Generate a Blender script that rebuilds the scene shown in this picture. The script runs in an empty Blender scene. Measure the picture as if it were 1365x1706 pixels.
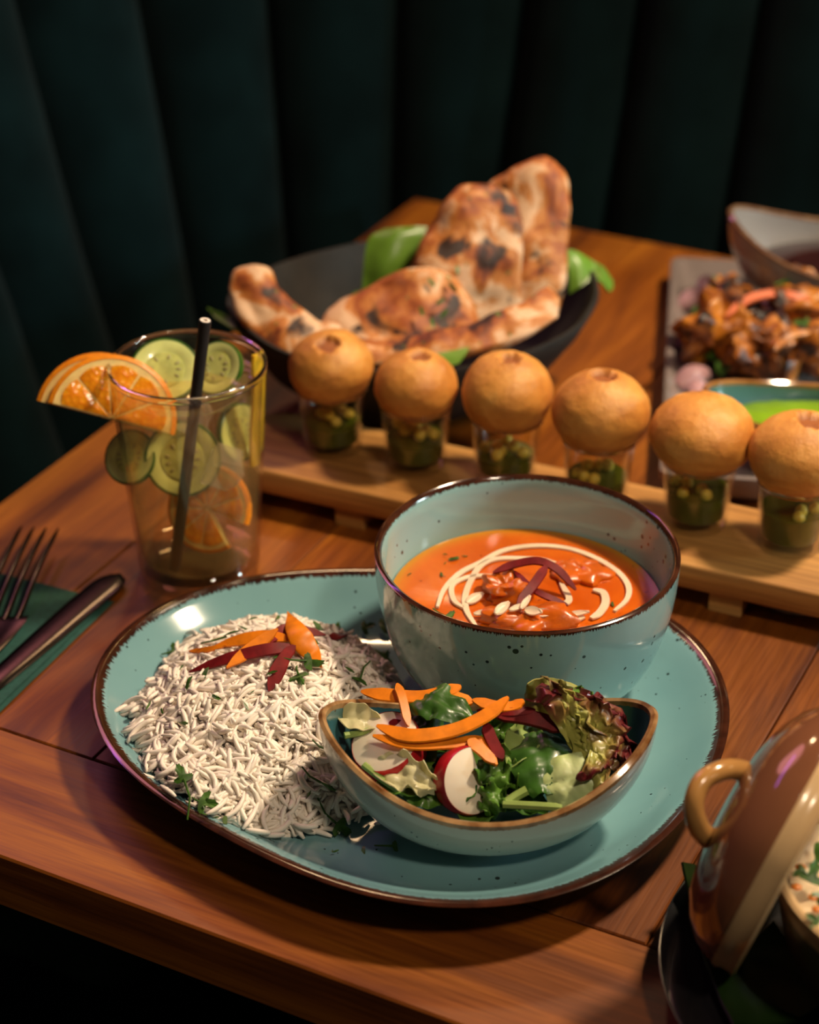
import bpy, math, random
import numpy as np
from mathutils import Vector, Matrix, noise as mnoise

C = bpy.context.scene.collection
sc = bpy.context.scene
R = math.radians

# ------------------------------------------------------------------ camera, world, lights, exposure
FPX, PITCH, CAMH = 3300.0, R(30.5), 0.585
cam = bpy.data.cameras.new('camera')
cam.sensor_fit = 'HORIZONTAL'
cam.sensor_width = 36.0
cam.lens = FPX / 1365.0 * 36.0
cam.clip_start = 0.01
cam.dof.use_dof = True
cam.dof.focus_distance = 0.905
cam.dof.aperture_fstop = 7.0
cam.dof.aperture_blades = 8
co = bpy.data.objects.new('camera', cam)
co.location = (0, 0, CAMH)
co.rotation_euler = (math.pi / 2 - PITCH, 0, 0)
C.objects.link(co)
sc.camera = co

world = bpy.data.worlds.new('world')
sc.world = world
world.use_nodes = True
world.node_tree.nodes['Background'].inputs[0].default_value = (0.9, 0.75, 0.65, 1)
world.node_tree.nodes['Background'].inputs[1].default_value = 0.018

def area(name, loc, target, size, power, col, size_y=None, shape='DISK', spread=180):
    l = bpy.data.lights.new(name, 'AREA')
    l.shape = shape if size_y is None else 'RECTANGLE'
    l.size = size
    if size_y is not None:
        l.size_y = size_y
    l.energy = power
    l.color = col
    l.spread = R(spread)
    o = bpy.data.objects.new(name, l)
    o.location = loc
    o.rotation_euler = (Vector(target) - Vector(loc)).to_track_quat('-Z', 'Y').to_euler()
    C.objects.link(o)
    return o

area('pendant_key_lamp', (0.70, 1.04, 1.28), (0.02, 0.80, 0.0), 0.15, 24.0, (1.0, 0.77, 0.53))
area('pendant_back_lamp', (-0.08, 2.30, 1.40), (0.0, 0.8, 0.0), 0.16, 3.0, (1.0, 0.66, 0.36))
area('violet_strip', (-1.05, 2.05, 1.45), (-0.1, 0.9, 0.0), 0.9, 1.6, (0.62, 0.16, 1.0), size_y=0.10)
area('pink_wash', (-1.05, 2.75, 1.65), (-0.2, 0.75, 0.0), 1.1, 11.0, (1.0, 0.33, 0.36))
area('booth_lamp', (1.9, 0.75, 0.55), (-0.2, 1.45, 0.1), 0.30, 2.4, (0.72, 0.96, 1.0), spread=60)
area('room_fill', (0.50, 0.05, 1.15), (0.0, 0.85, 0.0), 0.14, 5.5, (1.0, 0.79, 0.58))

sc.view_settings.view_transform = 'Standard'
sc.view_settings.look = 'None'
sc.view_settings.exposure = 0.1
sc.view_settings.gamma = 1.0
sc.view_settings.use_curve_mapping = False

# ------------------------------------------------------------------ helpers
rng = random.Random(7)
nrng = np.random.default_rng(11)

def at(px, py, z=None, y=None):
    """A point of the table top world: the sight line through a pixel of the photograph met at height z or at depth y."""
    d = np.array([(px - 682.5) / FPX,
                  math.cos(PITCH) - (py - 853.0) / FPX * math.sin(PITCH),
                  -math.sin(PITCH) - (py - 853.0) / FPX * math.cos(PITCH)])
    t = (z - CAMH) / d[2] if z is not None else y / d[1]
    return np.array([0, 0, CAMH]) + d * t

def tag(o, label, cat, group=None, kind=None):
    o['label'] = label
    o['category'] = cat
    if group: o['group'] = group
    if kind: o['kind'] = kind
    return o

def thing(name, label, cat, loc=(0, 0, 0), rotz=0.0, group=None):
    o = bpy.data.objects.new(name, None)
    o.empty_display_size = 0.01
    o.location = loc
    o.rotation_euler = (0, 0, rotz)
    C.objects.link(o)
    return tag(o, label, cat, group)

def mesh(name, V, F, m=None, parent=None, smooth=True, attr=None, loc=None, mats=None, midx=None, rot=None, sharp=48):
    me = bpy.data.meshes.new(name)
    me.from_pydata([tuple(map(float, v)) for v in V], [], [tuple(int(i) for i in f) for f in F])
    me.polygons.foreach_set('use_smooth', [bool(smooth)] * len(me.polygons))
    if attr:
        for k, vals in attr.items():
            a = me.attributes.new(k, 'FLOAT', 'POINT')
            a.data.foreach_set('value', np.asarray(vals, dtype=np.float32))
    if mats:
        for mm in mats: me.materials.append(mm)
        if midx is not None:
            me.polygons.foreach_set('material_index', list(midx))
    elif m:
        me.materials.append(m)
    me.update()
    if smooth and sharp: me.set_sharp_from_angle(angle=R(sharp))
    o = bpy.data.objects.new(name, me)
    C.objects.link(o)
    if parent: o.parent = parent
    if loc is not None: o.location = tuple(loc)
    if rot is not None: o.rotation_euler = rot
    return o

def recentre(o):
    """Move a single mesh object's origin to the middle of its base."""
    me = o.data
    n = len(me.vertices)
    a = np.empty(n * 3); me.vertices.foreach_get('co', a); a = a.reshape(-1, 3)
    c = np.array([(a[:, 0].min() + a[:, 0].max()) / 2, (a[:, 1].min() + a[:, 1].max()) / 2, a[:, 2].min()])
    a -= c
    me.vertices.foreach_set('co', a.ravel()); me.update()
    o.location = tuple(np.array(o.location) + c)
    return o

def copy_tree(o, parent=None):
    c = o.copy(); C.objects.link(c)
    if parent: c.parent = parent
    for ch in list(o.children): copy_tree(ch, c)
    return c

class MB:
    def __init__(s): s.V = []; s.F = []; s.A = []
    def add(s, V, F, a=0.0):
        b = len(s.V)
        s.V += [tuple(v) for v in V]; s.F += [tuple(i + b for i in f) for f in F]
        s.A += [a] * len(V) if np.isscalar(a) else list(a)
        return s
    def build(s, name, m, parent=None, **k): return mesh(name, s.V, s.F, m, parent, **k)

def rings(loops, cap0=True, cap1=True, closed_u=False):
    """Skin a list of vertex loops of equal length."""
    n = len(loops[0]); V = [p for l in loops for p in l]; F = []
    k = len(loops)
    for i in range(k if closed_u else k - 1):
        a, b = i * n, ((i + 1) % k) * n
        for j in range(n):
            F.append((a + j, a + (j + 1) % n, b + (j + 1) % n, b + j))
    if not closed_u:
        if cap0: F.append(tuple(range(n - 1, -1, -1)))
        if cap1: F.append(tuple((k - 1) * n + j for j in range(n)))
    return V, F

def lathe(prof, n=64, fx=1.0, fy=1.0, closed=False):
    loops = []
    for r, z in prof:
        loops.append([(r * fx * math.cos(2 * math.pi * j / n), r * fy * math.sin(2 * math.pi * j / n), z) for j in range(n)])
    return rings(loops, cap0=prof[0][0] > 1e-6, cap1=prof[-1][0] > 1e-6, closed_u=closed)

def tube(pts, rad, n=8, caps=True):
    pts = [np.array(p, float) for p in pts]
    if np.isscalar(rad): rad = [rad] * len(pts)
    loops = []; up = None
    for i, p in enumerate(pts):
        t = pts[min(i + 1, len(pts) - 1)] - pts[max(i - 1, 0)]
        t = t / (np.linalg.norm(t) + 1e-12)
        if up is None:
            up = np.array([0, 0, 1.0]) if abs(t[2]) < 0.9 else np.array([1.0, 0, 0])
        u = up - t * up.dot(t); u /= np.linalg.norm(u) + 1e-12; w = np.cross(t, u); up = u
        loops.append([p + rad[i] * (math.cos(2 * math.pi * j / n) * u + math.sin(2 * math.pi * j / n) * w) for j in range(n)])
    return rings(loops, caps, caps)

def cr(P, n):
    """Catmull-Rom resample along axis 0."""
    P = np.asarray(P, float); k = len(P)
    Q = np.concatenate([[2 * P[0] - P[1]], P, [2 * P[-1] - P[-2]]])
    out = []
    for i in range(n):
        s = i / (n - 1) * (k - 1); a = min(int(s), k - 2); t = s - a
        p0, p1, p2, p3 = Q[a], Q[a + 1], Q[a + 2], Q[a + 3]
        out.append(0.5 * (2 * p1 + (p2 - p0) * t + (2 * p0 - 5 * p1 + 4 * p2 - p3) * t * t + (3 * p1 - p0 - 3 * p2 + p3) * t ** 3))
    return np.array(out)

def patch(ctrl, n, m):
    G = cr(ctrl, n)
    return np.swapaxes(cr(np.swapaxes(G, 0, 1), m), 0, 1)

def gnormals(G):
    du = np.gradient(G, axis=0); dv = np.gradient(G, axis=1)
    N = np.cross(du, dv); N /= np.linalg.norm(N, axis=2, keepdims=True) + 1e-12
    return N

def shell(G, th, edge=0.0):
    """A sheet with thickness th around the grid G; edge in 0..0.5 rounds the border off."""
    n, m = G.shape[:2]; N = gnormals(G)
    T = np.full((n, m), th / 2)
    if edge > 0:
        a = np.minimum(np.arange(n), np.arange(n)[::-1]) / (n - 1) / edge
        b = np.minimum(np.arange(m), np.arange(m)[::-1]) / (m - 1) / edge
        f = np.minimum(np.minimum.outer(a, b), 1)
        T = T * (0.12 + 0.88 * np.sqrt(np.maximum(0, 1 - (1 - f) ** 2)))
    A = (G + N * T[..., None]).reshape(-1, 3); B = (G - N * T[..., None]).reshape(-1, 3)
    V = np.concatenate([A, B]); F = []; o = n * m
    for i in range(n - 1):
        for j in range(m - 1):
            a, b, c, d = i * m + j, i * m + j + 1, (i + 1) * m + j + 1, (i + 1) * m + j
            F.append((a, d, c, b)); F.append((o + a, o + b, o + c, o + d))
    per = [j for j in range(m)] + [i * m + m - 1 for i in range(1, n)] + [(n - 1) * m + j for j in range(m - 2, -1, -1)] + [i * m for i in range(n - 2, 0, -1)]
    for i in range(len(per)):
        a, b = per[i], per[(i + 1) % len(per)]
        F.append((a, b, o + b, o + a))
    return V, F

def box(x0, x1, y0, y1, z0, z1, ch=0.0):
    """A block with its upper edges chamfered by ch."""
    c = ch
    V = [(x0, y0, z0), (x1, y0, z0), (x1, y1, z0), (x0, y1, z0),
         (x0, y0, z1 - c), (x1, y0, z1 - c), (x1, y1, z1 - c), (x0, y1, z1 - c)]
    F = [(3, 2, 1, 0)] + [(i, (i + 1) % 4, 4 + (i + 1) % 4, 4 + i) for i in range(4)]
    if c > 0:
        V += [(x0 + c, y0 + c, z1), (x1 - c, y0 + c, z1), (x1 - c, y1 - c, z1), (x0 + c, y1 - c, z1)]
        F += [(4 + i, 4 + (i + 1) % 4, 8 + (i + 1) % 4, 8 + i) for i in range(4)] + [(8, 9, 10, 11)]
    else:
        F += [(4, 5, 6, 7)]
    return V, F

def nz(p, s=1.0, o=0.0): return mnoise.noise(Vector((p[0] * s + o, p[1] * s + o * 1.7, p[2] * s - o)))

def blob(rx, ry, rz, seed=0, amp=0.15, fs=60, lat=14, lon=20, pw=1.0):
    loops = []
    for i in range(1, lat):
        a = math.pi * i / lat
        ring = []
        for j in range(lon):
            b = 2 * math.pi * j / lon
            sg = lambda v: math.copysign(abs(v) ** pw, v)
            d = np.array([sg(math.sin(a) * math.cos(b)), sg(math.sin(a) * math.sin(b)), -sg(math.cos(a))])
            p = d * (rx, ry, rz)
            k = 1 + amp * nz(p, fs, seed * 3.1) + 0.4 * amp * nz(p, fs * 2.7, seed + 5)
            ring.append(p * k)
        loops.append(ring)
    V, F = rings(loops, False, False)
    b = len(V); V = list(V) + [np.mean(loops[0], axis=0) - (0, 0, rz * .04), np.mean(loops[-1], axis=0) + (0, 0, rz * .04)]
    n = lon; k = (lat - 2) * n
    F += [(b, (j + 1) % n, j) for j in range(n)] + [(b + 1, k + j, k + (j + 1) % n) for j in range(n)]
    return V, F

def ribbon(pts, width, th, up=(0, -0.5, 0.86), n=18, taper=0.18, twist=0.0):
    """A shaved strip: rectangular cross section along a smooth path."""
    P = cr(pts, n); loops = []
    W = width if not np.isscalar(width) else [width] * 2
    W = np.interp(np.linspace(0, 1, n), np.linspace(0, 1, len(W)), W)
    up0 = np.array(up, float)
    for i in range(n):
        t = P[min(i + 1, n - 1)] - P[max(i - 1, 0)]; t /= np.linalg.norm(t) + 1e-12
        s = np.cross(t, up0); s /= np.linalg.norm(s) + 1e-12; u = np.cross(s, t)
        a = twist * i / (n - 1); s, u = s * math.cos(a) + u * math.sin(a), u * math.cos(a) - s * math.sin(a)
        k = i / (n - 1); e = min(k, 1 - k) * (n - 1)
        f = taper + (1 - taper) * min(1, e / (n * .16)) ** .7
        w = W[i] * f / 2; h = th / 2
        loops.append([P[i] + s * w * 0.85 + u * h, P[i] + s * w, P[i] + s * w * 0.85 - u * h, P[i] - s * w * 0.85 - u * h, P[i] - s * w, P[i] - s * w * 0.85 + u * h])
    return rings(loops)

def leaf(base, tip, width, up=(0, -0.5, 0.86), curl=0.0, cup=0.0, wav=0.0, wn=3, th=0.0005, n=22, m=15, seed=0, shape=0.8, ruff=0.0, blunt=0.0, vein=0.018):
    """A leaf blade from base to tip: curl bows it lengthwise, cup folds it along the midrib, wav and ruff ripple the margin."""
    base = np.array(base, float); tip = np.array(tip, float); L = np.linalg.norm(tip - base)
    t = (tip - base) / L; up = np.array(up, float); s = np.cross(t, up); s /= np.linalg.norm(s); u = np.cross(s, t)
    G = np.zeros((n, m, 3))
    for i in range(n):
        k = i / (n - 1)
        w = width / 2 * (math.sin(math.pi * min(0.99, max(0.02, k)) ** shape) ** 0.65 * (1 - blunt) + blunt)
        for j in range(m):
            q = j / (m - 1) * 2 - 1
            h = curl * L * math.sin(math.pi * k) + cup * width * q * q
            h += wav * width * abs(q) * math.sin(k * math.pi * 2 * wn + seed * 2.1 + (1.5 if q > 0 else 0))
            h += ruff * width * (.25 + .75 * q * q) * (.9 * nz((k * 3.5, q * 1.6, seed * 1.3)) + .6 * nz((k * 7, q * 3, seed * 2.3)))
            h += 0.05 * width * nz((k * 4, q * 2, seed + 0.5)) - 0.035 * width * math.exp(-(q / 0.14) ** 2)
            h += vein * width * math.cos((k * 6.5 - abs(q) * 1.3) * 2 * math.pi) * min(1, 3 * abs(q)) * (1 - abs(q) ** 3)
            ww = w * (1 + 0.35 * ruff * nz((k * 8, (q > 0) * 7.3, seed)))
            G[i, j] = base + t * (L * k) + s * (ww * q) + u * h
    return shell(G, th)

# ------------------------------------------------------------------ materials
def newmat(name):
    m = bpy.data.materials.new(name); m.use_nodes = True
    nt = m.node_tree; b = nt.nodes['Principled BSDF']
    return m, nt, b

def nd(nt, typ, **k):
    n = nt.nodes.new(typ)
    for a, v in k.items():
        if a == 'op': n.operation = v
        else: setattr(n, a, v)
    return n

def setin(n, **k):
    for a, v in k.items():
        key = a.replace('_', ' ')
        if key in n.inputs: n.inputs[key].default_value = v
    return n

def coords(nt, scale=(1, 1, 1), rand=False, rot=(0, 0, 0)):
    tc = nd(nt, 'ShaderNodeTexCoord'); mp = nd(nt, 'ShaderNodeMapping')
    nt.links.new(tc.outputs['Object'], mp.inputs[0]); mp.inputs['Scale'].default_value = scale
    mp.inputs['Rotation'].default_value = rot
    if rand:
        oi = nd(nt, 'ShaderNodeObjectInfo'); ml = nd(nt, 'ShaderNodeVectorMath', op='SCALE')
        cx = nd(nt, 'ShaderNodeCombineXYZ')
        for i, f in enumerate((7.3, 3.1, 5.7)):
            mm = nd(nt, 'ShaderNodeMath', op='MULTIPLY'); nt.links.new(oi.outputs['Random'], mm.inputs[0]); mm.inputs[1].default_value = f
            nt.links.new(mm.outputs[0], cx.inputs[i])
        nt.links.new(cx.outputs[0], mp.inputs['Location'])
    return mp.outputs[0]

def noisen(nt, vec, scale, detail=3, rough=0.5, dist=0.0):
    n = nd(nt, 'ShaderNodeTexNoise'); nt.links.new(vec, n.inputs['Vector'])
    n.inputs['Scale'].default_value = scale; n.inputs['Detail'].default_value = detail
    n.inputs['Roughness'].default_value = rough; n.inputs['Distortion'].default_value = dist
    return n.outputs['Fac']

def ramp(nt, fac, stops):
    r = nd(nt, 'ShaderNodeValToRGB'); nt.links.new(fac, r.inputs[0]); e = r.color_ramp.elements
    while len(e) < len(stops): e.new(0.5)
    for i, (p, c) in enumerate(stops):
        e[i].position = p; e[i].color = (*c, 1) if len(c) == 3 else c
    return r.outputs[0]

def mixc(nt, fac, a, b, typ='MIX'):
    x = nd(nt, 'ShaderNodeMix', data_type='RGBA', blend_type=typ)
    for sock, v in ((x.inputs['Factor'], fac), (x.inputs['A'], a), (x.inputs['B'], b)):
        if isinstance(v, (int, float)): sock.default_value = v
        elif isinstance(v, tuple): sock.default_value = (*v, 1)
        else: nt.links.new(v, sock)
    return x.outputs['Result']

def bump(nt, b, h, strength=0.3, dist=0.001):
    n = nd(nt, 'ShaderNodeBump'); nt.links.new(h, n.inputs['Height'])
    n.inputs['Strength'].default_value = strength; n.inputs['Distance'].default_value = dist
    nt.links.new(n.outputs[0], b.inputs['Normal'])

def simple(name, col, rough=0.5, var=0.25, scale=120, col2=None, sss=0.0, sss_r=(1, .5, .3), bmp=0.0, coat=0.0, metal=0.0, trans=0.0, ior=1.45, spec=None, sheen=0.0):
    m, nt, b = newmat(name)
    v = coords(nt, rand=True); f = noisen(nt, v, scale, 4)
    c2 = col2 or tuple(c * (1 - var) for c in col)
    nt.links.new(ramp(nt, f, [(0.35, c2), (0.65, col)]), b.inputs['Base Color'])
    setin(b, Roughness=rough, Metallic=metal, Coat_Weight=coat, Transmission_Weight=trans, IOR=ior, Subsurface_Weight=sss, Subsurface_Scale=0.004, Sheen_Weight=sheen)
    b.inputs['Subsurface Radius'].default_value = sss_r
    if spec is not None: b.inputs['Specular IOR Level'].default_value = spec
    if bmp: bump(nt, b, f, bmp)
    return m

def wood(name, dark, mid, light, gs=14, rough=0.35, coat=0.0, streak=1.0, rand=True, bmp=0.15):
    """Grain runs along the object's X axis."""
    m, nt, b = newmat(name)
    v = coords(nt, (0.9, 9, 9), rand)
    f1 = noisen(nt, v, gs * 0.45, 5, 0.6, 0.6)
    v2 = coords(nt, (2.2, 60, 60), rand); f2 = noisen(nt, v2, gs, 3, 0.6)
    c = ramp(nt, f1, [(0.30, dark), (0.5, mid), (0.72, light)])
    g = ramp(nt, f2, [(0.35, (0.55, 0.5, 0.45)), (0.6, (1, 1, 1))])
    c = mixc(nt, 0.75 * streak, c, g, 'MULTIPLY')
    oi = nd(nt, 'ShaderNodeObjectInfo'); tone = ramp(nt, oi.outputs['Random'], [(0, (0.72, 0.68, 0.66)), (1, (1.08, 1.06, 1.0))])
    if rand: c = mixc(nt, 1.0, c, tone, 'MULTIPLY')
    nt.links.new(c, b.inputs['Base Color'])
    rr = nd(nt, 'ShaderNodeMapRange'); nt.links.new(f2, rr.inputs[0]); rr.inputs[3].default_value = rough - 0.06; rr.inputs[4].default_value = rough + 0.12
    nt.links.new(rr.outputs[0], b.inputs['Roughness'])
    setin(b, Coat_Weight=coat, Coat_Roughness=0.3)
    bump(nt, b, f2, bmp, 0.0006)
    return m

def glaze(name, base, base2, rim, rim2, band=0.005, speck=0.5, outside=None, jag=0.006, rough=0.12, freq=34):
    """Glossy speckled glaze with a ragged rim; 'rimd' is the distance from the lip in metres, 'outer' is 1 on the outside."""
    m, nt, b = newmat(name)
    v = coords(nt)
    at_ = nd(nt, 'ShaderNodeAttribute', attribute_name='rimd'); ao = nd(nt, 'ShaderNodeAttribute', attribute_name='outer')
    f = noisen(nt, v, 16, 3)
    c = ramp(nt, f, [(0.35, base2), (0.65, base)])
    if outside: c = mixc(nt, ao.outputs['Fac'], c, outside)
    vo = nd(nt, 'ShaderNodeTexVoronoi'); nt.links.new(v, vo.inputs['Vector']); vo.inputs['Scale'].default_value = 190
    f3 = noisen(nt, v, 55, 2)
    sz = nd(nt, 'ShaderNodeMath', op='MULTIPLY'); nt.links.new(f3, sz.inputs[0]); sz.inputs[1].default_value = 0.85
    s2 = nd(nt, 'ShaderNodeMath', op='SUBTRACT'); nt.links.new(sz.outputs[0], s2.inputs[0]); s2.inputs[1].default_value = 0.85 * (0.61 - 0.32 * speck)
    sp = nd(nt, 'ShaderNodeMath', op='LESS_THAN'); nt.links.new(vo.outputs['Distance'], sp.inputs[0]); nt.links.new(s2.outputs[0], sp.inputs[1])
    c = mixc(nt, sp.outputs[0], c, (0.02, 0.035, 0.035))
    # ragged edge: noise that depends on the bearing only
    sx = nd(nt, 'ShaderNodeSeparateXYZ'); nt.links.new(v, sx.inputs[0])
    cx = nd(nt, 'ShaderNodeCombineXYZ'); nt.links.new(sx.outputs[0], cx.inputs[0]); nt.links.new(sx.outputs[1], cx.inputs[1])
    nm = nd(nt, 'ShaderNodeVectorMath', op='NORMALIZE'); nt.links.new(cx.outputs[0], nm.inputs[0])
    j1 = noisen(nt, nm.outputs[0], freq, 4, 0.75)
    th = nd(nt, 'ShaderNodeMath', op='MULTIPLY_ADD'); nt.links.new(j1, th.inputs[0]); th.inputs[1].default_value = jag; th.inputs[2].default_value = band - jag / 2
    lt = nd(nt, 'ShaderNodeMath', op='LESS_THAN'); nt.links.new(at_.outputs['Fac'], lt.inputs[0]); nt.links.new(th.outputs[0], lt.inputs[1])
    rc = ramp(nt, noisen(nt, v, 90, 3), [(0.35, rim2), (0.65, rim)])
    c = mixc(nt, lt.outputs[0], c, rc)
    nt.links.new(c, b.inputs['Base Color'])
    setin(b, Roughness=rough, Coat_Weight=0.4, Coat_Roughness=0.05)
    bump(nt, b, noisen(nt, v, 25, 2), 0.05, 0.002)
    return m

def glassm(name, col=(1, 1, 1), rough=0.0, ior=1.5):
    m, nt, b = newmat(name)
    setin(b, Base_Color=(*col, 1), Roughness=rough, Transmission_Weight=1.0, IOR=ior)
    return m

def thin_glass(name, tint=(1, 1, 1), cloud=0.0, cloud_col=(1, 1, 1), ior=1.45):
    m, nt, b = newmat(name); out = nt.nodes['Material Output']; nt.nodes.remove(b)
    tr = nd(nt, 'ShaderNodeBsdfTransparent'); tr.inputs[0].default_value = (*tint, 1)
    gl_ = nd(nt, 'ShaderNodeBsdfGlossy'); gl_.inputs['Roughness'].default_value = 0.02
    fr = nd(nt, 'ShaderNodeLayerWeight'); fr.inputs[0].default_value = .5; f0 = ((ior - 1) / (ior + 1)) ** 2
    pw_ = nd(nt, 'ShaderNodeMath', op='POWER'); nt.links.new(fr.outputs['Facing'], pw_.inputs[0]); pw_.inputs[1].default_value = 3.5
    ma = nd(nt, 'ShaderNodeMath', op='MULTIPLY_ADD'); nt.links.new(pw_.outputs[0], ma.inputs[0]); ma.inputs[1].default_value = (1 - f0) * .8; ma.inputs[2].default_value = f0
    x = nd(nt, 'ShaderNodeMixShader'); nt.links.new(ma.outputs[0], x.inputs[0]); base = tr.outputs[0]
    if cloud:
        df = nd(nt, 'ShaderNodeBsdfTranslucent'); df.inputs[0].default_value = (*cloud_col, 1); d2 = nd(nt, 'ShaderNodeBsdfDiffuse'); d2.inputs[0].default_value = (*cloud_col, 1)
        a1 = nd(nt, 'ShaderNodeMixShader'); a1.inputs[0].default_value = .5; nt.links.new(df.outputs[0], a1.inputs[1]); nt.links.new(d2.outputs[0], a1.inputs[2])
        a2 = nd(nt, 'ShaderNodeMixShader'); a2.inputs[0].default_value = cloud; nt.links.new(tr.outputs[0], a2.inputs[1]); nt.links.new(a1.outputs[0], a2.inputs[2]); base = a2.outputs[0]
    nt.links.new(base, x.inputs[1]); nt.links.new(gl_.outputs[0], x.inputs[2]); nt.links.new(x.outputs[0], out.inputs[0])
    return m

teal = (0.19, 0.375, 0.405); teal2 = (0.16, 0.33, 0.365)
M = {}
M['plate'] = glaze('teal_plate_glaze', teal, teal2, (0.055, 0.016, 0.008), (0.022, 0.007, 0.004), band=0.0062, speck=0.42, jag=0.009, freq=110)
M['bowl'] = glaze('teal_bowl_glaze', (0.275, 0.465, 0.455), (0.24, 0.425, 0.415), (0.06, 0.018, 0.008), (0.025, 0.008, 0.004), band=0.0028, speck=0.6, jag=0.0075, freq=100)
M['boat'] = glaze('pale_boat_glaze', (0.06, 0.16, 0.17), (0.035, 0.11, 0.12), (0.42, 0.25, 0.11), (0.15, 0.055, 0.014), band=0.0036, speck=0.35, outside=(0.44, 0.485, 0.44), jag=0.0024, freq=20)
M['wood'] = wood('table_wood', (0.070, 0.013, 0.002), (0.25, 0.070, 0.0045), (0.39, 0.132, 0.009), gs=8, rough=0.40, coat=0.05, streak=.85)
M['wood_side'] = M['wood']
M['pine'] = wood('pine_board', (0.30, 0.115, 0.022), (0.50, 0.24, 0.06), (0.62, 0.33, 0.10), gs=5, rough=0.5, rand=False, bmp=.5)
M['velvet'] = simple('teal_velvet', (0.0022, 0.0082, 0.0092), 0.9, 0.45, 14, sheen=0.03, spec=0.03)
M['dark'] = simple('dark_wall_paint', (0.012, 0.012, 0.013), 0.8)
M['floor'] = simple('dark_floor', (0.012, 0.011, 0.011), 0.7)
M['glass'] = thin_glass('clear_glass', (.97, .96, .94))
M['base_glass'] = thin_glass('heavy_base_glass', (.96, .93, .90), 0, (.9, .8, .7), 1.9)
M['thick_glass'] = glassm('thick_clear_glass')
M['iron'] = simple('black_iron', (0.02, 0.02, 0.02), 0.5, metal=0.6)
M['steel'] = simple('dark_steel', (0.085, 0.07, 0.06), 0.22, 0.1, metal=1.0)
M['napkin'] = simple('green_napkin', (0.018, 0.085, 0.070), 0.85, 0.25, 300, bmp=0.15)
M['rice'] = simple('rice_grain', (0.92, 0.84, 0.73), 0.36, 0.04, 200, sss=0.12, sss_r=(1, .85, .65))
M['rice'].node_tree.nodes['Principled BSDF'].inputs['Subsurface Scale'].default_value = 0.0015
M['carrot'] = simple('carrot', (0.86, 0.24, 0.003), 0.42, 0.25, 150, sss=0.03, sss_r=(1, .4, .1), bmp=0.15)
M['beet'] = simple('beetroot', (0.20, 0.010, 0.012), 0.42, 0.45, 150, spec=.3, bmp=0.1)
M['herb'] = simple('coriander', (0.06, 0.155, 0.018), 0.42, 0.5, 300)
M['spinach'] = simple('spinach', (0.045, 0.135, 0.016), 0.36, 0.45, 70, coat=0.1, bmp=0.3)
M['lettuce'] = simple('green_lettuce', (0.11, 0.25, 0.03), 0.38, 0.45, 60, coat=0.15, bmp=0.2)
M['pale'] = simple('pale_lettuce', (0.62, 0.58, 0.32), 0.38, 0.22, 60, sss=0.15, sss_r=(1, .8, .4), bmp=0.2)
M['iceberg'] = simple('iceberg', (0.44, 0.55, 0.21), 0.38, 0.3, 50, col2=(0.56, 0.62, 0.34), sss=0.15, bmp=0.25)
M['stalk'] = simple('green_stalk', (0.30, 0.42, 0.11), 0.38, 0.2, 80)
M['radish_flesh'] = simple('radish_flesh', (0.85, 0.74, 0.58), 0.32, 0.12, 60, sss=0.25, sss_r=(1, .7, .5))
M['radish_skin'] = simple('radish_skin', (0.56, 0.015, 0.025), 0.25, 0.3, 60)
M['naan'] = None

def rosso():
    m, nt, b = newmat('red_frilly_lettuce')
    v = coords(nt); f = noisen(nt, v, 50, 4, 0.6, 0.4)
    e = nd(nt, 'ShaderNodeAttribute', attribute_name='margin')
    a = nd(nt, 'ShaderNodeMath', op='ADD'); nt.links.new(f, a.inputs[0]); nt.links.new(e.outputs['Fac'], a.inputs[1])
    h = nd(nt, 'ShaderNodeMath', op='MULTIPLY'); nt.links.new(a.outputs[0], h.inputs[0]); h.inputs[1].default_value = 0.5
    nt.links.new(ramp(nt, h.outputs[0], [(0.30, (0.40, 0.40, 0.09)), (0.42, (0.27, 0.19, 0.05)), (0.53, (0.13, 0.016, 0.018))]), b.inputs['Base Color'])
    setin(b, Roughness=0.35, Coat_Weight=0.2); bump(nt, b, noisen(nt, v, 220, 3), 0.3)
    return m
M['rosso'] = rosso()

def naanm():
    m, nt, b = newmat('naan_bread')
    v = coords(nt, rand=True)
    f = noisen(nt, v, 34, 5, 0.62, 0.5); g = noisen(nt, v, 42, 3, 0.5, 0.6); h = noisen(nt, v, 130, 2)
    c = ramp(nt, f, [(0.28, (0.58, 0.33, 0.17)), (0.42, (0.68, 0.42, 0.24)), (0.48, (0.52, 0.19, 0.035)), (0.56, (0.32, 0.075, 0.010)), (0.66, (0.09, 0.017, 0.005))])
    k = ramp(nt, g, [(0.585, (0, 0, 0)), (0.65, (1, 1, 1))]); c = mixc(nt, k, c, (0.030, 0.010, 0.003))
    k2 = ramp(nt, h, [(0.70, (0, 0, 0)), (0.74, (1, 1, 1))]); c = mixc(nt, k2, c, (0.10, 0.14, 0.02))
    nt.links.new(c, b.inputs['Base Color']); setin(b, Roughness=0.6); bump(nt, b, noisen(nt, v, 60, 4), 0.5, 0.003)
    return m
M['naan'] = naanm()

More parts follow.
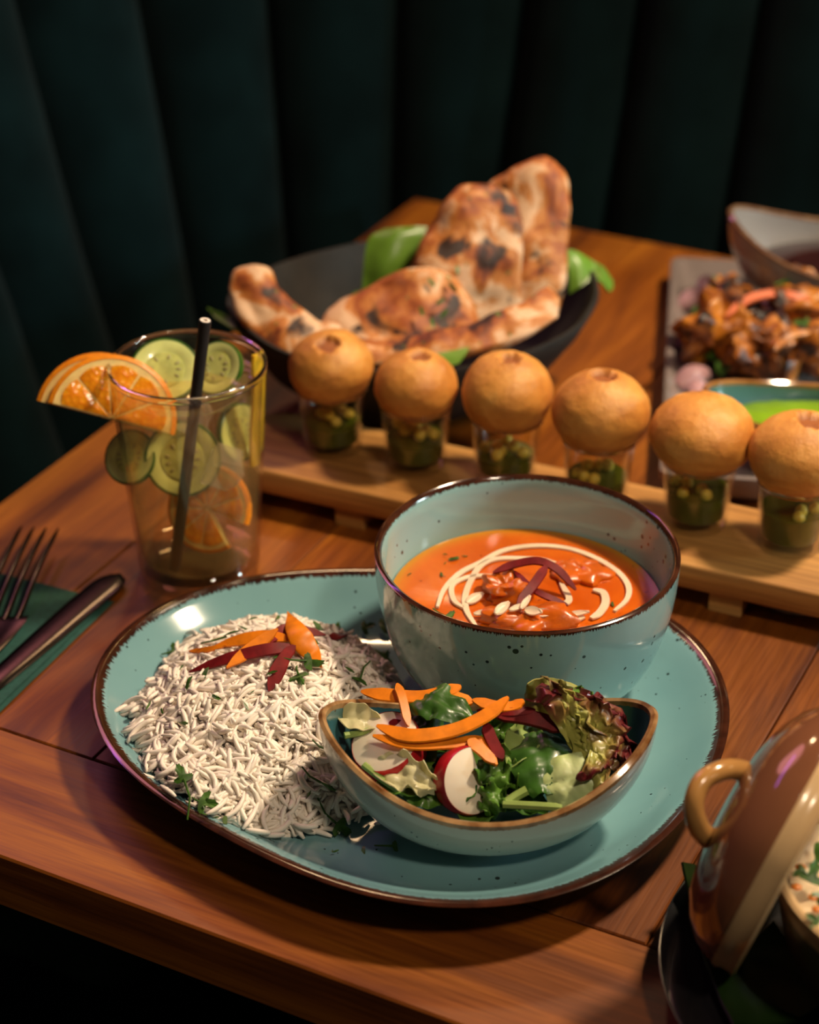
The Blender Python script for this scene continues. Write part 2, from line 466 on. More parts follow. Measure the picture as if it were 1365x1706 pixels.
def purim():
    m, nt, b = newmat('puri_crust')
    v = coords(nt, rand=True)
    f = noisen(nt, v, 45, 5, 0.65, 0.3); big = noisen(nt, v, 18, 2)
    c = ramp(nt, f, [(0.32, (0.50, 0.195, 0.034)), (0.55, (0.68, 0.305, 0.056)), (0.75, (0.78, 0.42, 0.11))])
    c = mixc(nt, 0.5, c, ramp(nt, big, [(0.35, (0.80, 0.66, 0.55)), (0.65, (1, 1, 1))]), 'MULTIPLY')
    e = nd(nt, 'ShaderNodeAttribute', attribute_name='hole')
    c = mixc(nt, e.outputs['Fac'], c, (0.30, 0.095, 0.02))
    nt.links.new(c, b.inputs['Base Color']); setin(b, Roughness=0.5, Subsurface_Weight=0.1, Subsurface_Scale=0.003)
    bump(nt, b, noisen(nt, v, 150, 5, 0.7), 0.55, 0.0018)
    return m
M['puri'] = purim()

def citrus(name, a, c2):
    m, nt, b = newmat(name)
    v = coords(nt, rand=True); vo = nd(nt, 'ShaderNodeTexVoronoi'); nt.links.new(v, vo.inputs['Vector']); vo.inputs['Scale'].default_value = 330
    nt.links.new(ramp(nt, vo.outputs['Distance'], [(0.1, a), (0.7, c2)]), b.inputs['Base Color'])
    setin(b, Roughness=0.2, Subsurface_Weight=0.4, Subsurface_Scale=0.006, Coat_Weight=0.4); b.inputs['Subsurface Radius'].default_value = (1, .5, .15)
    bump(nt, b, vo.outputs['Distance'], 0.4, 0.0008)
    return m
M['orange'] = citrus('orange_flesh', (0.92, 0.36, 0.012), (0.84, 0.25, 0.006))
M['peel'] = simple('orange_peel', (0.86, 0.27, 0.010), 0.35, 0.15, 300, sss=0.2, sss_r=(1, .4, .1), bmp=0.2)
M['pith'] = simple('orange_pith', (0.90, 0.62, 0.22), 0.5, 0.15, 200, sss=0.3, sss_r=(1, .6, .3))
M['lemon'] = simple('lemon_peel', (0.82, 0.50, 0.02), 0.35, 0.12, 250, sss=0.2)
M['cuke'] = simple('cucumber_flesh', (0.68, 0.72, 0.26), 0.22, 0.18, 70, sss=0.35, sss_r=(1, .9, .4), coat=0.3)
M['cuke_core'] = simple('cucumber_core', (0.58, 0.60, 0.18), 0.2, 0.25, 160, sss=0.35, sss_r=(1, .9, .4), coat=0.5)
M['cuke_skin'] = simple('cucumber_skin', (0.045, 0.13, 0.012), 0.28, 0.5, 120)
M['seed'] = simple('cucumber_seed', (0.34, 0.30, 0.12), 0.3)
M['black_paper'] = simple('black_straw_paper', (0.010, 0.009, 0.009), 0.55, 0.2)
M['white_paper'] = simple('white_straw_lining', (0.75, 0.66, 0.56), 0.6, 0.05)
M['drink'] = thin_glass('pale_citrus_drink', (1.0, 0.94, 0.80), 0.11, (1.0, 0.74, 0.30), 1.12)
M['ice'] = thin_glass('melting_ice', (.97, .97, .95), 0.35, (0.85, 0.78, 0.66), 1.3)
M['mint'] = simple('mint_water', (0.085, 0.105, 0.008), 0.12, 0.3, 60, coat=0.3)
M['chickpea'] = simple('chickpea', (0.80, 0.60, 0.08), 0.35, 0.2, 200)
M['coconut'] = simple('dark_coconut_shell', (0.014, 0.010, 0.006), 0.7, 0.6, 60, bmp=0.4)
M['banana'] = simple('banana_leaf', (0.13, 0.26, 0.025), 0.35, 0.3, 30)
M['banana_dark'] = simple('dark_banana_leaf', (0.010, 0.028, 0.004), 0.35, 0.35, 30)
M['slab'] = simple('milky_glazed_slab', (0.23, 0.19, 0.175), 0.15, 0.15, 12, coat=0.4)
M['grey'] = glaze('grey_bowl_glaze', (0.30, 0.265, 0.24), (0.25, 0.22, 0.20), (0.22, 0.12, 0.06), (0.14, 0.06, 0.03), band=0.0025, speck=0.3, jag=0.003, freq=20)
M['white_boat'] = glaze('white_boat_glaze', (0.08, 0.19, 0.20), (0.06, 0.16, 0.17), (0.34, 0.15, 0.05), (0.22, 0.08, 0.02), band=0.0032, speck=0.3, outside=(0.50, 0.48, 0.45), jag=0.002, freq=20)
M['sauce'] = simple('dark_tamarind_sauce', (0.035, 0.010, 0.010), 0.08, 0.3, coat=0.5)
M['chutney'] = simple('green_chutney', (0.23, 0.42, 0.015), 0.28, 0.15, 90, bmp=0.2, coat=0.3)
M['onion'] = simple('pink_onion', (0.55, 0.32, 0.34), 0.35, 0.25, 60, sss=0.2)
M['pot'] = simple('brown_glazed_clay', (0.215, 0.085, 0.040), 0.10, 0.3, 14, coat=0.5)
M['pot_cream'] = simple('cream_glaze', (0.60, 0.40, 0.20), 0.2, 0.25, 30, coat=0.4)
M['pot_handle'] = simple('ochre_glaze', (0.46, 0.235, 0.07), 0.18, 0.3, 40, coat=0.4)
M['black_plate'] = simple('black_plate_glaze', (0.008, 0.008, 0.009), 0.25, 0.2, coat=0.3)
M['korma'] = simple('creamy_korma', (0.72, 0.55, 0.33), 0.3, 0.25, 60, col2=(0.78, 0.64, 0.44), sss=0.2, bmp=0.3, coat=0.2)
M['spice'] = simple('orange_spice_drop', (0.60, 0.18, 0.02), 0.3)

def grilled():
    m, nt, b = newmat('tandoori_chicken')
    v = coords(nt, rand=True); f = noisen(nt, v, 38, 5, 0.65, 0.6)
    nt.links.new(ramp(nt, f, [(0.40, (0.012, 0.006, 0.004)), (0.48, (0.14, 0.036, 0.004)), (0.56, (0.42, 0.13, 0.008)), (0.70, (0.58, 0.25, 0.022))]), b.inputs['Base Color'])
    setin(b, Roughness=0.42, Coat_Weight=0.1); bump(nt, b, noisen(nt, v, 90, 4), 0.8, 0.003)
    return m
M['grilled'] = grilled()

def currym():
    m, nt, b = newmat('orange_curry')
    v = coords(nt)
    f = noisen(nt, v, 22, 4, 0.6, 0.4); s = noisen(nt, v, 210, 2)
    c = ramp(nt, f, [(0.35, (0.50, 0.078, 0.003)), (0.6, (0.64, 0.132, 0.005))])
    k = ramp(nt, s, [(0.70, (0, 0, 0)), (0.76, (1, 1, 1))]); c = mixc(nt, k, c, (0.20, 0.025, 0.004))
    e = nd(nt, 'ShaderNodeAttribute', attribute_name='edge')
    c = mixc(nt, e.outputs['Fac'], c, (0.50, 0.21, 0.012))
    nt.links.new(c, b.inputs['Base Color']); setin(b, Roughness=0.2, Coat_Weight=0.0, Subsurface_Weight=0.12, Subsurface_Scale=0.003)
    bump(nt, b, noisen(nt, v, 40, 3), 0.15, 0.002)
    return m
M['curry'] = currym()
M['curry_lump'] = simple('sauce_coated_chicken', (0.64, 0.125, 0.005), 0.32, 0.3, 110, sss=0.1, sss_r=(1, .4, .1), coat=0.15, bmp=0.5)
M['cream'] = simple('cream', (0.86, 0.68, 0.48), 0.2, 0.15, 60, sss=0.2)
M['almond'] = simple('almond_flake', (0.80, 0.62, 0.44), 0.4, 0.12, 200)

# ------------------------------------------------------------------ setting: floor, back wall, banquette, table
UA, VA = np.array([0.892, -0.452, 0]), np.array([0.452, 0.892, 0])
def uv(u, v, z=0.0): return UA * u + VA * v + np.array([0, 0, z])
TROT = math.atan2(-0.452, 0.892)
FZ = -0.74

def structure(o): o['kind'] = 'structure'; return o
structure(mesh('floor', *box(-3, 3, -1.6, 3.4, FZ - 0.05, FZ), M['floor'], smooth=False))
structure(mesh('wall_back', *box(-3, 3, 3.0, 3.1, FZ, 1.9), M['dark'], smooth=False))

ban = thing('banquette', 'dark teal velvet banquette curving round the table, its tall back stitched in vertical channels', 'banquette', (0, 0, FZ))
VB, UC, RB, REC = 1.39, -0.60, 0.30, 0.30
def bpath(s):
    """Plan of the backrest: s runs from the left arm through the corner along the far side."""
    a = RB * math.pi / 2
    if s < 0: return np.array([UC - RB, VB - RB + s]), np.array([-1.0, 0])
    if s < a:
        t = math.pi - s / RB
        return np.array([UC + RB * math.cos(t), VB - RB + RB * math.sin(t)]), np.array([math.cos(t), math.sin(t)])
    return np.array([UC + s - a, VB]), np.array([0, 1.0])
CHW = 0.094
for k in range(-4, 14):
    s0 = k * CHW - 0.016
    n, mm = 15, 13; G = np.zeros((n, mm, 3))
    for i in range(n):
        q = i / (n - 1); p, nr = bpath(s0 + q * CHW)
        for j in range(mm):
            z = -0.30 + 0.82 * j / (mm - 1)
            bl = 0.034 * (math.sin(math.pi * min(max(q, 0.0), 1.0)) ** 0.6)
            bl *= 1 - 0.5 * max(0, (j - mm + 3) / 2)
            zz = z + 0.30
            d = REC * zz - REC * 0.30 - bl + 0.004 * nz((p[0] * 9, p[1] * 9, z * 9))
            w = p + nr * d
            G[i, j] = uv(w[0], w[1], z - FZ)
    V, F = shell(G, 0.006)
    mesh('channel', V, F, M['velvet'], ban)
sb = MB(); nseg = 40
loops = []
for i in range(nseg):
    s = -0.36 + i / (nseg - 1) * 1.60; p, nr = bpath(s)
    a = p + nr * -0.10; b = p - nr * 0.42
    if 0 <= s < RB * math.pi / 2: b = np.array([UC, VB - RB]) + nr * 0.02 - np.array([0, 0.0])
    loops.append([uv(a[0], a[1], -0.42 - FZ), uv(a[0], a[1], -0.30 - FZ), uv(b[0], b[1], -0.30 - FZ), uv(b[0], b[1], -0.42 - FZ)])
V, F = rings(loops); mesh('seat', V, F, M['velvet'], ban)
loops = []
for i in range(nseg):
    s = -0.36 + i / (nseg - 1) * 1.60; p, nr = bpath(s); a = p + nr * 0.04; b = p - nr * 0.30
    if 0 <= s < RB * math.pi / 2: b = np.array([UC, VB - RB]) + nr * 0.03
    loops.append([uv(a[0], a[1], 0.0), uv(a[0], a[1], -0.42 - FZ), uv(b[0], b[1], -0.42 - FZ), uv(b[0], b[1], 0.0)])
V, F = rings(loops); mesh('plinth', V, F, M['dark'], ban)

U0, U1, V0, V1, VS, TH = -0.668, 0.56, 0.531, 1.327, 0.609, 0.030
tab = thing('dining_table', 'reddish brown plank dining table with a cross board along its near edge', 'table', tuple(uv(U0 + 0.6, 0.93, FZ)), TROT)
tc0 = (U0 + 0.6, 0.93)
bw = 0.0945; nb = int(round((U1 - U0) / bw)); bw = (U1 - U0) / nb
L = V1 - VS
V, F = box(-L / 2, L / 2, -bw / 2 + 0.0004, bw / 2 - 0.0004, -TH, 0, 0.0007)
first = None
for i in range(nb):
    if first is None:
        o = first = mesh('plank', V, F, M['wood'], tab, smooth=False)
    else:
        o = first.copy(); C.objects.link(o)
    o.location = (U0 + bw * (i + 0.5) - tc0[0], (V1 + VS) / 2 - tc0[1], -FZ - (0.0002 if i % 2 else 0.0)); o.rotation_euler = (0, 0, math.pi / 2)
V, F = box(-(U1 - U0) / 2, (U1 - U0) / 2, -(VS - V0) / 2, (VS - V0) / 2 - 0.0006, -TH, 0, 0.0010)
mesh('cross_board', V, F, M['wood'], tab, smooth=False, loc=((U0 + U1) / 2 - tc0[0], (V0 + VS) / 2 - tc0[1], -FZ))
mesh('pedestal', *lathe([(.20, 0), (.20, .012), (.06, .03), (.045, .06), (.045, -FZ - TH - .02), (.14, -FZ - TH - .006), (.14, -FZ - TH - .0005)], 32), M['iron'], tab, loc=(.12, -.16, 0))

# ------------------------------------------------------------------ the oval plate
PC = np.array([0.0, 0.758, 0.0])
rimpts = np.array([(-.154, .772), (-.1535, .7997), (-.1455, .826), (-.1303, .8523), (-.1076, .8735), (-.0798, .882), (-.0516, .8875), (-.0199, .8912), (.03, .890), (.075, .880), (.11, .8635),
                   (.1357, .8425), (.1487, .8153), (.1525, .7796), (.1487, .7507), (.1383, .7144), (.1206, .6804), (.0942, .6525), (.0647, .6345), (.0293, .6254), (-.0081, .6298), (-.0517, .6487), (-.0929, .6804), (-.126, .7144), (-.1453, .746)])
d = rimpts - PC[:2]; tt = np.arctan2(d[:, 1], d[:, 0]); rr = np.hypot(d[:, 0], d[:, 1])
def fb(t): return np.stack([np.ones_like(t)] + [f(k * t) for k in range(1, 5) for f in (np.cos, np.sin)], 1)
coef = np.linalg.lstsq(fb(tt), rr, rcond=None)[0]
NT = 144; th_ = np.arange(NT) * 2 * math.pi / NT; RP = fb(th_) @ coef
def plate_r(x, y): return float((fb(np.array([math.atan2(y - PC[1], x - PC[0])])) @ coef)[0])
PZ = 0.0085
plate_prof = [('f', .56, 0.0008), ('f', .585, 0), ('f', .61, 0.0008), ('f', .625, .003), ('o', .040, .0035), ('o', .026, .008), ('o', .012, .0165), ('o', .004, .0225), ('o', .0008, .0250),
              ('i', 0, .0262), ('i', .0018, .0268), ('i', .0045, .0262), ('i', .009, .0235), ('i', .016, .0185), ('i', .024, .0138), ('i', .034, .0098), ('i', .046, .0086), ('if', .6, PZ), ('if', .3, PZ), ('if', .02, PZ)]
loops = []; rd = []; ou = []
for kind, p, z in plate_prof:
    r = RP * p if 'f' in kind else RP - p
    loops.append([(r[j] * math.cos(th_[j]), r[j] * math.sin(th_[j]), z) for j in range(NT)])
    rd += [(p if 'f' not in kind else 0.1) if kind[0] == 'i' else (p + 0.0032 if kind == 'o' else 0.1)] * NT; ou += [0.0 if kind[0] == 'i' else 1.0] * NT
V, F = rings(loops)
tag(mesh('oval_plate', V, F, M['plate'], attr={'rimd': rd, 'outer': ou}, loc=PC), 'large teal oval plate with a ragged brown rim carrying rice, soup bowl and salad', 'plate')

# ------------------------------------------------------------------ soup bowl and curry
BC = np.array([0.0567, 0.8145, PZ + .0009]); BR = 0.0738
BZ = 0.085 - BC[2]
def bowl_prof(R_, H, foot, t=0.004):
    """A deep round bowl: (radius, z, rim distance, outer)."""
    P = [(foot * .8, .0012, .2, 1), (foot * .85, 0, .2, 1), (foot, 0, .2, 1), (foot, .003, .2, 1)]
    n = 14
    for i in range(n + 1):
        a = i / n * math.pi / 2
        r = foot + (R_ - foot) * math.sin(a) ** 0.72 if i else foot
        z = .003 + (H - .0035) * (1 - math.cos(a)) ** 0.95
        P.append((r, z, (H - z) + .0012, 1))
    P += [(R_ - .0004, H - .0004, .0005, 1), (R_ - .0016, H + .0004, 0, .5), (R_ - .003, H - .0004, .0006, 0)]
    for i in range(n, -1, -1):
        a = i / n * math.pi / 2
        r = max(.001, foot + (R_ - foot) * math.sin(a) ** 0.72 - t); z = .003 + t * .9 + (H - .0055 - t) * (1 - math.cos(a)) ** 0.95
        P.append((r, z, (H - z) + .001, 0))
    P += [(foot * .5, .0062, .2, 0), (.0005, .006, .2, 0)]
    return P
def make_bowl(R_, H, foot, m, name, parent=None, n=96):
    P = bowl_prof(R_, H, foot)
    V, F = lathe([(p[0], p[1]) for p in P], n)
    return mesh(name, V, F, m, parent, attr={'rimd': np.repeat([p[2] for p in P], n), 'outer': np.repeat([p[3] for p in P], n)})
sbw = tag(make_bowl(BR, BZ, 0.036, M['bowl'], 'soup_bowl'), 'round teal speckled bowl with a brown rim holding orange curry', 'bowl'); sbw.location = tuple(BC)
def bowl_r_at(z):
    P = [p for p in bowl_prof(BR, BZ, 0.036) if p[3] == 1]
    return float(np.interp(z - PZ, [p[1] for p in P[2:]], [p[0] for p in P[2:]]))
SZ = 0.0555
Pi = [p for p in bowl_prof(BR, BZ, 0.036) if p[3] == 0]; Pi = sorted(Pi, key=lambda p: p[1])
SR = float(np.interp(SZ - PZ, [p[1] for p in Pi], [p[0] for p in Pi])) - 0.0003
n = 96; loops = []; ed = []
for r, z, e in [(.02, -.012, 0), (SR - .006, -.011, 0), (SR - .0004, 0.0003, 1), (SR - .0018, .0001, .9), (SR - .0045, 0, .35), (SR - .009, 0, 0)] + [(SR * k, 0, 0) for k in (.75, .6, .45, .3, .15, .01)]:
    lp = []
    for j in range(n):
        a = 2 * math.pi * j / n; x, y = r * math.cos(a), r * math.sin(a)
        lp.append((x, y, z + (0.0012 * nz((x, y, 0), 55) if r < SR * .8 and z == 0 else 0))); ed.append(e)
    loops.append(lp)
V, F = rings(loops); cur = mesh('curry', V, F, M['curry'], attr={'edge': ed}, loc=(BC[0], BC[1], SZ))
tag(cur, 'orange creamy curry with a white cream swirl inside the round teal bowl', 'curry')
def c8(x, y): return (660 + x * .337, 870 + y * .337)
def soup_pt(x, y, dz=0.0009): px, py = c8(x, y); return at(px, py, z=SZ + dz)
for pts, w in (([(205, 420), (240, 330), (320, 250), (420, 200), (520, 145), (640, 121), (760, 119), (880, 138), (1000, 185), (1100, 250), (1150, 320), (1140, 385), (1080, 440)], .0042),
               ([(395, 515), (350, 440), (342, 370), (370, 290), (420, 215), (500, 182), (620, 180), (720, 186), (795, 205)], .0042),
               ([(335, 425), (285, 385), (278, 315), (340, 277), (410, 266), (485, 265)], .0036),
               ([(975, 335), (1025, 350), (1035, 400), (1005, 450), (965, 476)], .0052),
               ([(815, 300), (855, 385), (790, 420), (730, 455)], .0044),
               ([(930, 468), (860, 490), (815, 503)], .0046)):
    P = [soup_pt(*p) - np.array([BC[0], BC[1], SZ]) for p in pts]
    V, F = ribbon(P, w * .82, 0.0012, up=(0, 0, 1), n=40, taper=.5); mesh('cream_swirl', V, F, M['cream'], cur)

SALAD = False
def keep_in(V):
    """Press anything that would cut through the salad bowl's wall back inside it."""
    a, b, zt, zm, foot, zb = .0745, .0450, .0595, .0335, .0255, .0068
    out = []
    for v in V:
        x, y, z = v[0] - SC[0], v[1] - SC[1], max(v[2] - SC[2], zb + .0006)
        th = math.atan2(y / b, x / a); c, s = abs(math.cos(th)), abs(math.sin(th)); zr = zm + (zt - zm) * c ** 2.2
        if z < zr + .003:
            h = min(.999, max(0.0, (zr - z) / (zr - zb))); g = 1 - math.sqrt(1 - h * h)
            bx, by = (a - .0042) * c * (1 - g) + (foot - .004) * c * g, (b - .0042) * s ** 1.12 * (1 - g) + (foot * .85 - .004) * s * g
            k_ = math.hypot(x, y) / max(1e-6, math.hypot(bx, by))
            if k_ > 1: x /= k_; y /= k_
        out.append((x + SC[0], y + SC[1], z + SC[2]))
    return out
def put(name, VF, m, label, cat, group=None, **k):
    o = mesh(name, keep_in(VF[0]) if SALAD else VF[0], VF[1], m, **k); recentre(o); return tag(o, label, cat, group)

for (x, y), (rx, ry, rz), dz, lb in (((905, 240), (.0130, .012, .0042), .0005, 'smooth sauce covered lump rising behind the beetroot strips in the curry'),
                                    ((545, 345), (.0125, .012, .0085), .002, 'ridged orange chicken lump under the beetroot strips in the curry'),
                                    ((650, 490), (.021, .0105, .0065), .0012, 'broad orange chicken lump at the near edge of the curry')):
    p = soup_pt(x, y, dz); V, F = blob(rx, ry, rz, seed=x, amp=.75, fs=105, lat=26, lon=36)
    put('chicken_chunk', ([np.array(v) + p for v in V], F), M['curry_lump'], lb, 'chicken')
for pts, w, lb in (([(480, 250, .010), (580, 210, .0125), (700, 192, .0145), (800, 235, .012), (890, 335, .004)], .0045, 'longest beetroot strip arching over the curry'),
                   ([(745, 215, .0135), (680, 310, .012), (600, 408, .009)], .0050, 'straight beetroot strip lying crossways on top of the curry lump'),
                   ([(585, 245, .009), (690, 340, .008), (850, 412, .003)], .0035, 'dark beetroot strip under the other two in the curry')):
    P = [soup_pt(a, b, z) for a, b, z in pts]; put('beetroot_strip', ribbon(P, w, .0016, n=22), M['beet'], lb, 'beetroot')
for i, (x, y, a, dz) in enumerate([(430, 445, .2, .003), (525, 425, .9, .009), (480, 475, -.6, .003), (640, 395, 1.1, .011), (680, 440, -.4, .009), (730, 450, -.35, .007), (600, 420, .5, .010), (390, 375, .7, .002), (760, 420, .2, .006), (900, 450, .1, .003)]):
    p = soup_pt(x, y, dz); dx = np.array([math.cos(a), math.sin(a), .1]) * (.0055 if i % 2 else .0045)
    put('almond_flake', leaf(p - dx, p + dx, .005 if i % 3 else .003, th=.0008, n=7, m=5, cup=.1, seed=i), M['almond'], 'pale almond flake scattered on the curry in the teal bowl', 'almond', 'almond flakes on the curry')

def coriander(p, size, ang, up=(0, -.35, .93), lobes=3, seed=0, name='coriander_leaf', label='', group=None, stem=0.0, lift=.0006):
    """A cut coriander leaf: a lobed blade, sometimes with its stalk."""
    r = random.Random(seed); up = np.array(up, float); up /= np.linalg.norm(up)
    ex = np.array([math.cos(ang), math.sin(ang), 0]); ex -= up * up.dot(ex); ex /= np.linalg.norm(ex); ey = np.cross(up, ex)
    out = [(-.05, 0)]
    ls = np.linspace(-1.15, 1.15, lobes) if lobes > 1 else [0.0]
    for a in ls:
        Lb = 1.0 - .28 * abs(a) + r.uniform(-.1, .1); w = .42 if lobes > 1 else .22
        for k, (da, f) in enumerate(((-w, .45), (-w * .75, .72), (-w * .35, .80), (-w * .18, .98), (0, .90), (w * .22, 1.0), (w * .4, .78), (w * .8, .70), (w, .42))):
            out.append((Lb * f * math.cos(a + da), Lb * f * math.sin(a + da)))
    mb = MB(); n = len(out)
    P = [p + (ex * x + ey * y) * size + up * (lift + size * (.12 * math.sin(3 * x + seed) + .10 * math.cos(4 * y + seed))) for x, y in out]
    P.append(p + ex * size * .35 + up * (lift + size * .08))
    V = P + [q - up * .0003 for q in P]; m = n + 1
    F = [(n, i, (i + 1) % n) for i in range(n)] + [(m + n, m + (i + 1) % n, m + i) for i in range(n)] + [(i, m + i, m + (i + 1) % n, (i + 1) % n) for i in range(n)]
    mb.add(V, F)
    if stem:
        V, F = tube([p + ex * size * .1 + up * lift, p - ex * stem * .5 + up * (lift + .0008), p - ex * stem + ey * stem * .25 + up * lift], [.0006, .0005, .0004], 5)
    o = mesh(name, mb.V, mb.F, M['herb']); recentre(o)
    if stem: mesh('stem', [np.array(v) - np.array(o.location) for v in V], F, M['herb'], o)
    return tag(o, label, 'herb', group)

for i, (x, y, s, a, l) in enumerate([(290, 188, .0045, 1.9, 2), (255, 168, .003, 2.6, 1), (325, 172, .003, .3, 1), (220, 262, .0032, .2, 2), (238, 207, .002, 1, 1), (55, 265, .0024, .5, 1), (1065, 408, .003, .1, 2)]):
    coriander(soup_pt(x, y, .0006), s, a, up=(0, 0, 1), lobes=l, seed=i, label='green coriander fleck floating on the orange curry', group='coriander flecks on the curry')
coriander(soup_pt(245, 470, .001), .0085, -.5, up=(0, -.2, 1), lobes=3, seed=21, stem=.008, label='largest coriander leaf on the curry, with a stalk, by the near rim')
sm = [soup_pt(960, 0, .010), soup_pt(1120, 30, .010)]

# ------------------------------------------------------------------ salad boat
def boat(name, a, b, zt, zm, foot, m, parent=None, n=96, t=0.0034, pw=2.2):
    """A boat shaped bowl with raised ends; z from 0."""
    ths = [2 * math.pi * j / n for j in range(n)]
    def rim(th, off=0.0):
        c, s = math.cos(th), math.sin(th)
        x = (a - off) * c; y = (b - off) * math.copysign(abs(s) ** 1.12, s)
        return x, y, zm + (zt - zm) * abs(c) ** pw
    loops = []; rd = []; ou = []
    K = 12
    def ring(k, off, dz, o, extra=0.0):
        lp = []
        g = 1 - math.cos(k * math.pi / 2); h = math.sin(k * math.pi / 2)
        for th in ths:
            x, y, z = rim(th, off)
            fx, fy = max(.001, foot - off) * math.cos(th), max(.001, foot * .85 - off) * math.sin(th)
            zb = .0035 + dz
            q = (x * (1 - g) + fx * g, y * (1 - g) + fy * g, z * (1 - h) + zb * h)
            lp.append(q); rd.append(abs(z - q[2]) * 1.05 + math.hypot(x - q[0], y - q[1]) * .5 + extra); ou.append(o)
        loops.append(lp)
    lp = [((foot * .8) * math.cos(t_), (foot * .68) * math.sin(t_), 0.001) for t_ in ths]; loops.append(lp); rd += [.2] * n; ou += [1] * n
    lp = [((foot * .94) * math.cos(t_), (foot * .80) * math.sin(t_), 0) for t_ in ths]; loops.append(lp); rd += [.2] * n; ou += [1] * n
    lp = [(foot * math.cos(t_), foot * .85 * math.sin(t_), .0004) for t_ in ths]; loops.append(lp); rd += [.2] * n; ou += [1] * n
    for i in range(K, -1, -1): ring(i / K, 0, 0, 1, .0012)
    lp = []
    for th in ths:
        x, y, z = rim(th, t * .5); lp.append((x, y, z + .0011)); rd.append(0); ou.append(.5)
    loops.append(lp)
    for i in range(0, K + 1): ring(i / K, t, t * .8, 0, .0010)
    loops.append([(foot * .2 * math.cos(t_), foot * .2 * math.sin(t_), .0035 + t * .8) for t_ in ths]); rd += [.2] * n; ou += [0] * n
    V, F = rings(loops)
    return mesh(name, V, F, m, parent, attr={'rimd': rd, 'outer': ou})
SC = np.array([0.0345, 0.7025, PZ + .0002])
sal = boat('salad_bowl', .0745, .0450, .0595, .0335, .0255, M['boat']); sal.location = tuple(SC); sal.rotation_euler = (0, 0, R(0.5))
tag(sal, 'small boat shaped bowl with raised ends and a tan rim, holding the salad', 'bowl')

def c7(x, y): return (520 + x * .4322, 1110 + y * .4322)
def sp(x, y, z): px, py = c7(x, y); return at(px, py, z=z)
UPV = np.array([0, -.5, .86])
# leaves packed below
SALAD = True
r_ = random.Random(5)
for i in range(16):
    a = i * 2.4; k = math.sqrt((i + .5) / 16); x, y = SC[0] + .044 * k * math.cos(a), SC[1] - .002 + .021 * k * math.sin(a)
    b = r_.uniform(0, 6.28); l = r_.uniform(.012, .017)
    p = np.array([x, y, .026 + .012 * abs(k * math.cos(a)) + r_.uniform(0, .009)]); dv = np.array([math.cos(b) * l, math.sin(b) * l * .7, r_.uniform(-.003, .003)])
    put('salad_leaf', leaf(p - dv, p + dv, .019, up=(0, -.3, .95), curl=.1, cup=.12, wav=.08, seed=i, n=10, m=7), M['lettuce'] if i % 3 == 0 else M['spinach'],
        'green leaf packed under the other greens at the bottom of the salad bowl', 'leaf', 'leaves at the bottom of the salad')
def wedge(name, cpx, r, ax, th, label, a0=0, a1=360, tilt_up=None, skin=True):
    """A radish slice: pale disc with a red skin band; ax is the disc's normal."""
    ax = np.array(ax, float); ax /= np.linalg.norm(ax); e1 = np.cross(ax, (0, 0, 1.0)); e1 /= np.linalg.norm(e1); e2 = np.cross(e1, ax)
    root = thing(name, label, 'radish', tuple(cpx)); n = 30
    full = a1 - a0 >= 360; A = [R(a0 + (a1 - a0) * i / (n if full else n - 1)) for i in range(n)]
    def lp(k, z): return [(e1 * math.cos(t) + e2 * math.sin(t)) * r * k + ax * z for t in A]
    V, F = rings([lp(.985, -th / 2), lp(.985, th / 2 - .0004), lp(.95, th / 2)]); mesh('flesh', V, F, M['radish_flesh'], root)
    mb = MB(); q = len(A)
    loops = [[(e1 * math.cos(t) + e2 * math.sin(t)) * r * k + ax * z for k, z in ((.985, -th / 2), (1.02, -th * .3), (1.035, 0), (1.02, th * .35), (.982, th / 2 + .0001))] for t in A]
    V = [p for l in loops for p in l]; F = []
    for i in range(q if full else q - 1):
        for j in range(4):
            a, b = i * 5, ((i + 1) % q) * 5; F.append((a + j, b + j, b + j + 1, a + j + 1))
    mb.add(V, F); mb.build('skin', M['radish_skin'], root)
    return root
wedge('radish_slice', sp(298, 318, .0475), .0158, (-.30, -.30, .86), .0130, 'round radish slice lying flat under the two carrot ribbons')
wedge('radish_slice', sp(600, 438, .0430), .0150, (.50, -.72, .50), .0095, 'half moon radish slice with a red back standing on edge in the salad', -105, 105)
# leaves on top
put('salad_leaf', leaf(sp(372, 120, .062), sp(625, 205, .064), .020, up=(.1, -.35, .9), curl=.16, cup=-.14, wav=.08, ruff=.25, seed=3), M['spinach'], 'dark glossy spinach leaf arched over the top of the salad', 'leaf')
put('salad_leaf', leaf(sp(380, 165, .054), sp(470, 270, .050), .022, up=(0, -.6, .8), curl=.1, cup=-.15, wav=.06, seed=4), M['spinach'], 'mid green spinach leaf under the arched dark one beside the thin carrot shred', 'leaf')
put('salad_leaf', leaf(sp(865, 250, .053), sp(905, 490, .043), .029, up=(.05, -.75, .65), curl=.12, cup=-.13, wav=.03, ruff=.06, seed=6, shape=.95, blunt=.32), M['spinach'], 'round veined spinach leaf beside the pale green chunk of iceberg', 'leaf')
put('salad_leaf', leaf(sp(850, 235, .050), sp(760, 400, .046), .016, up=(-.1, -.6, .8), curl=.08, cup=.2, wav=.05, seed=8), M['stalk'], 'pale ribbed leaf stalk between the beetroot strip and the round spinach leaf', 'leaf')
put('salad_leaf', leaf(sp(690, 210, .050), sp(770, 300, .046), .018, up=(0, -.5, .86), curl=.1, wav=.2, ruff=.5, seed=9), M['lettuce'], 'ragged green lettuce piece under the middle of the beetroot strip', 'leaf')
put('salad_leaf', leaf(sp(650, 360, .046), sp(790, 480, .040), .019, up=(0, -.5, .86), curl=.15, wav=.22, ruff=.7, seed=10), M['lettuce'], 'crinkled green lettuce piece right next to the standing radish slice', 'leaf')
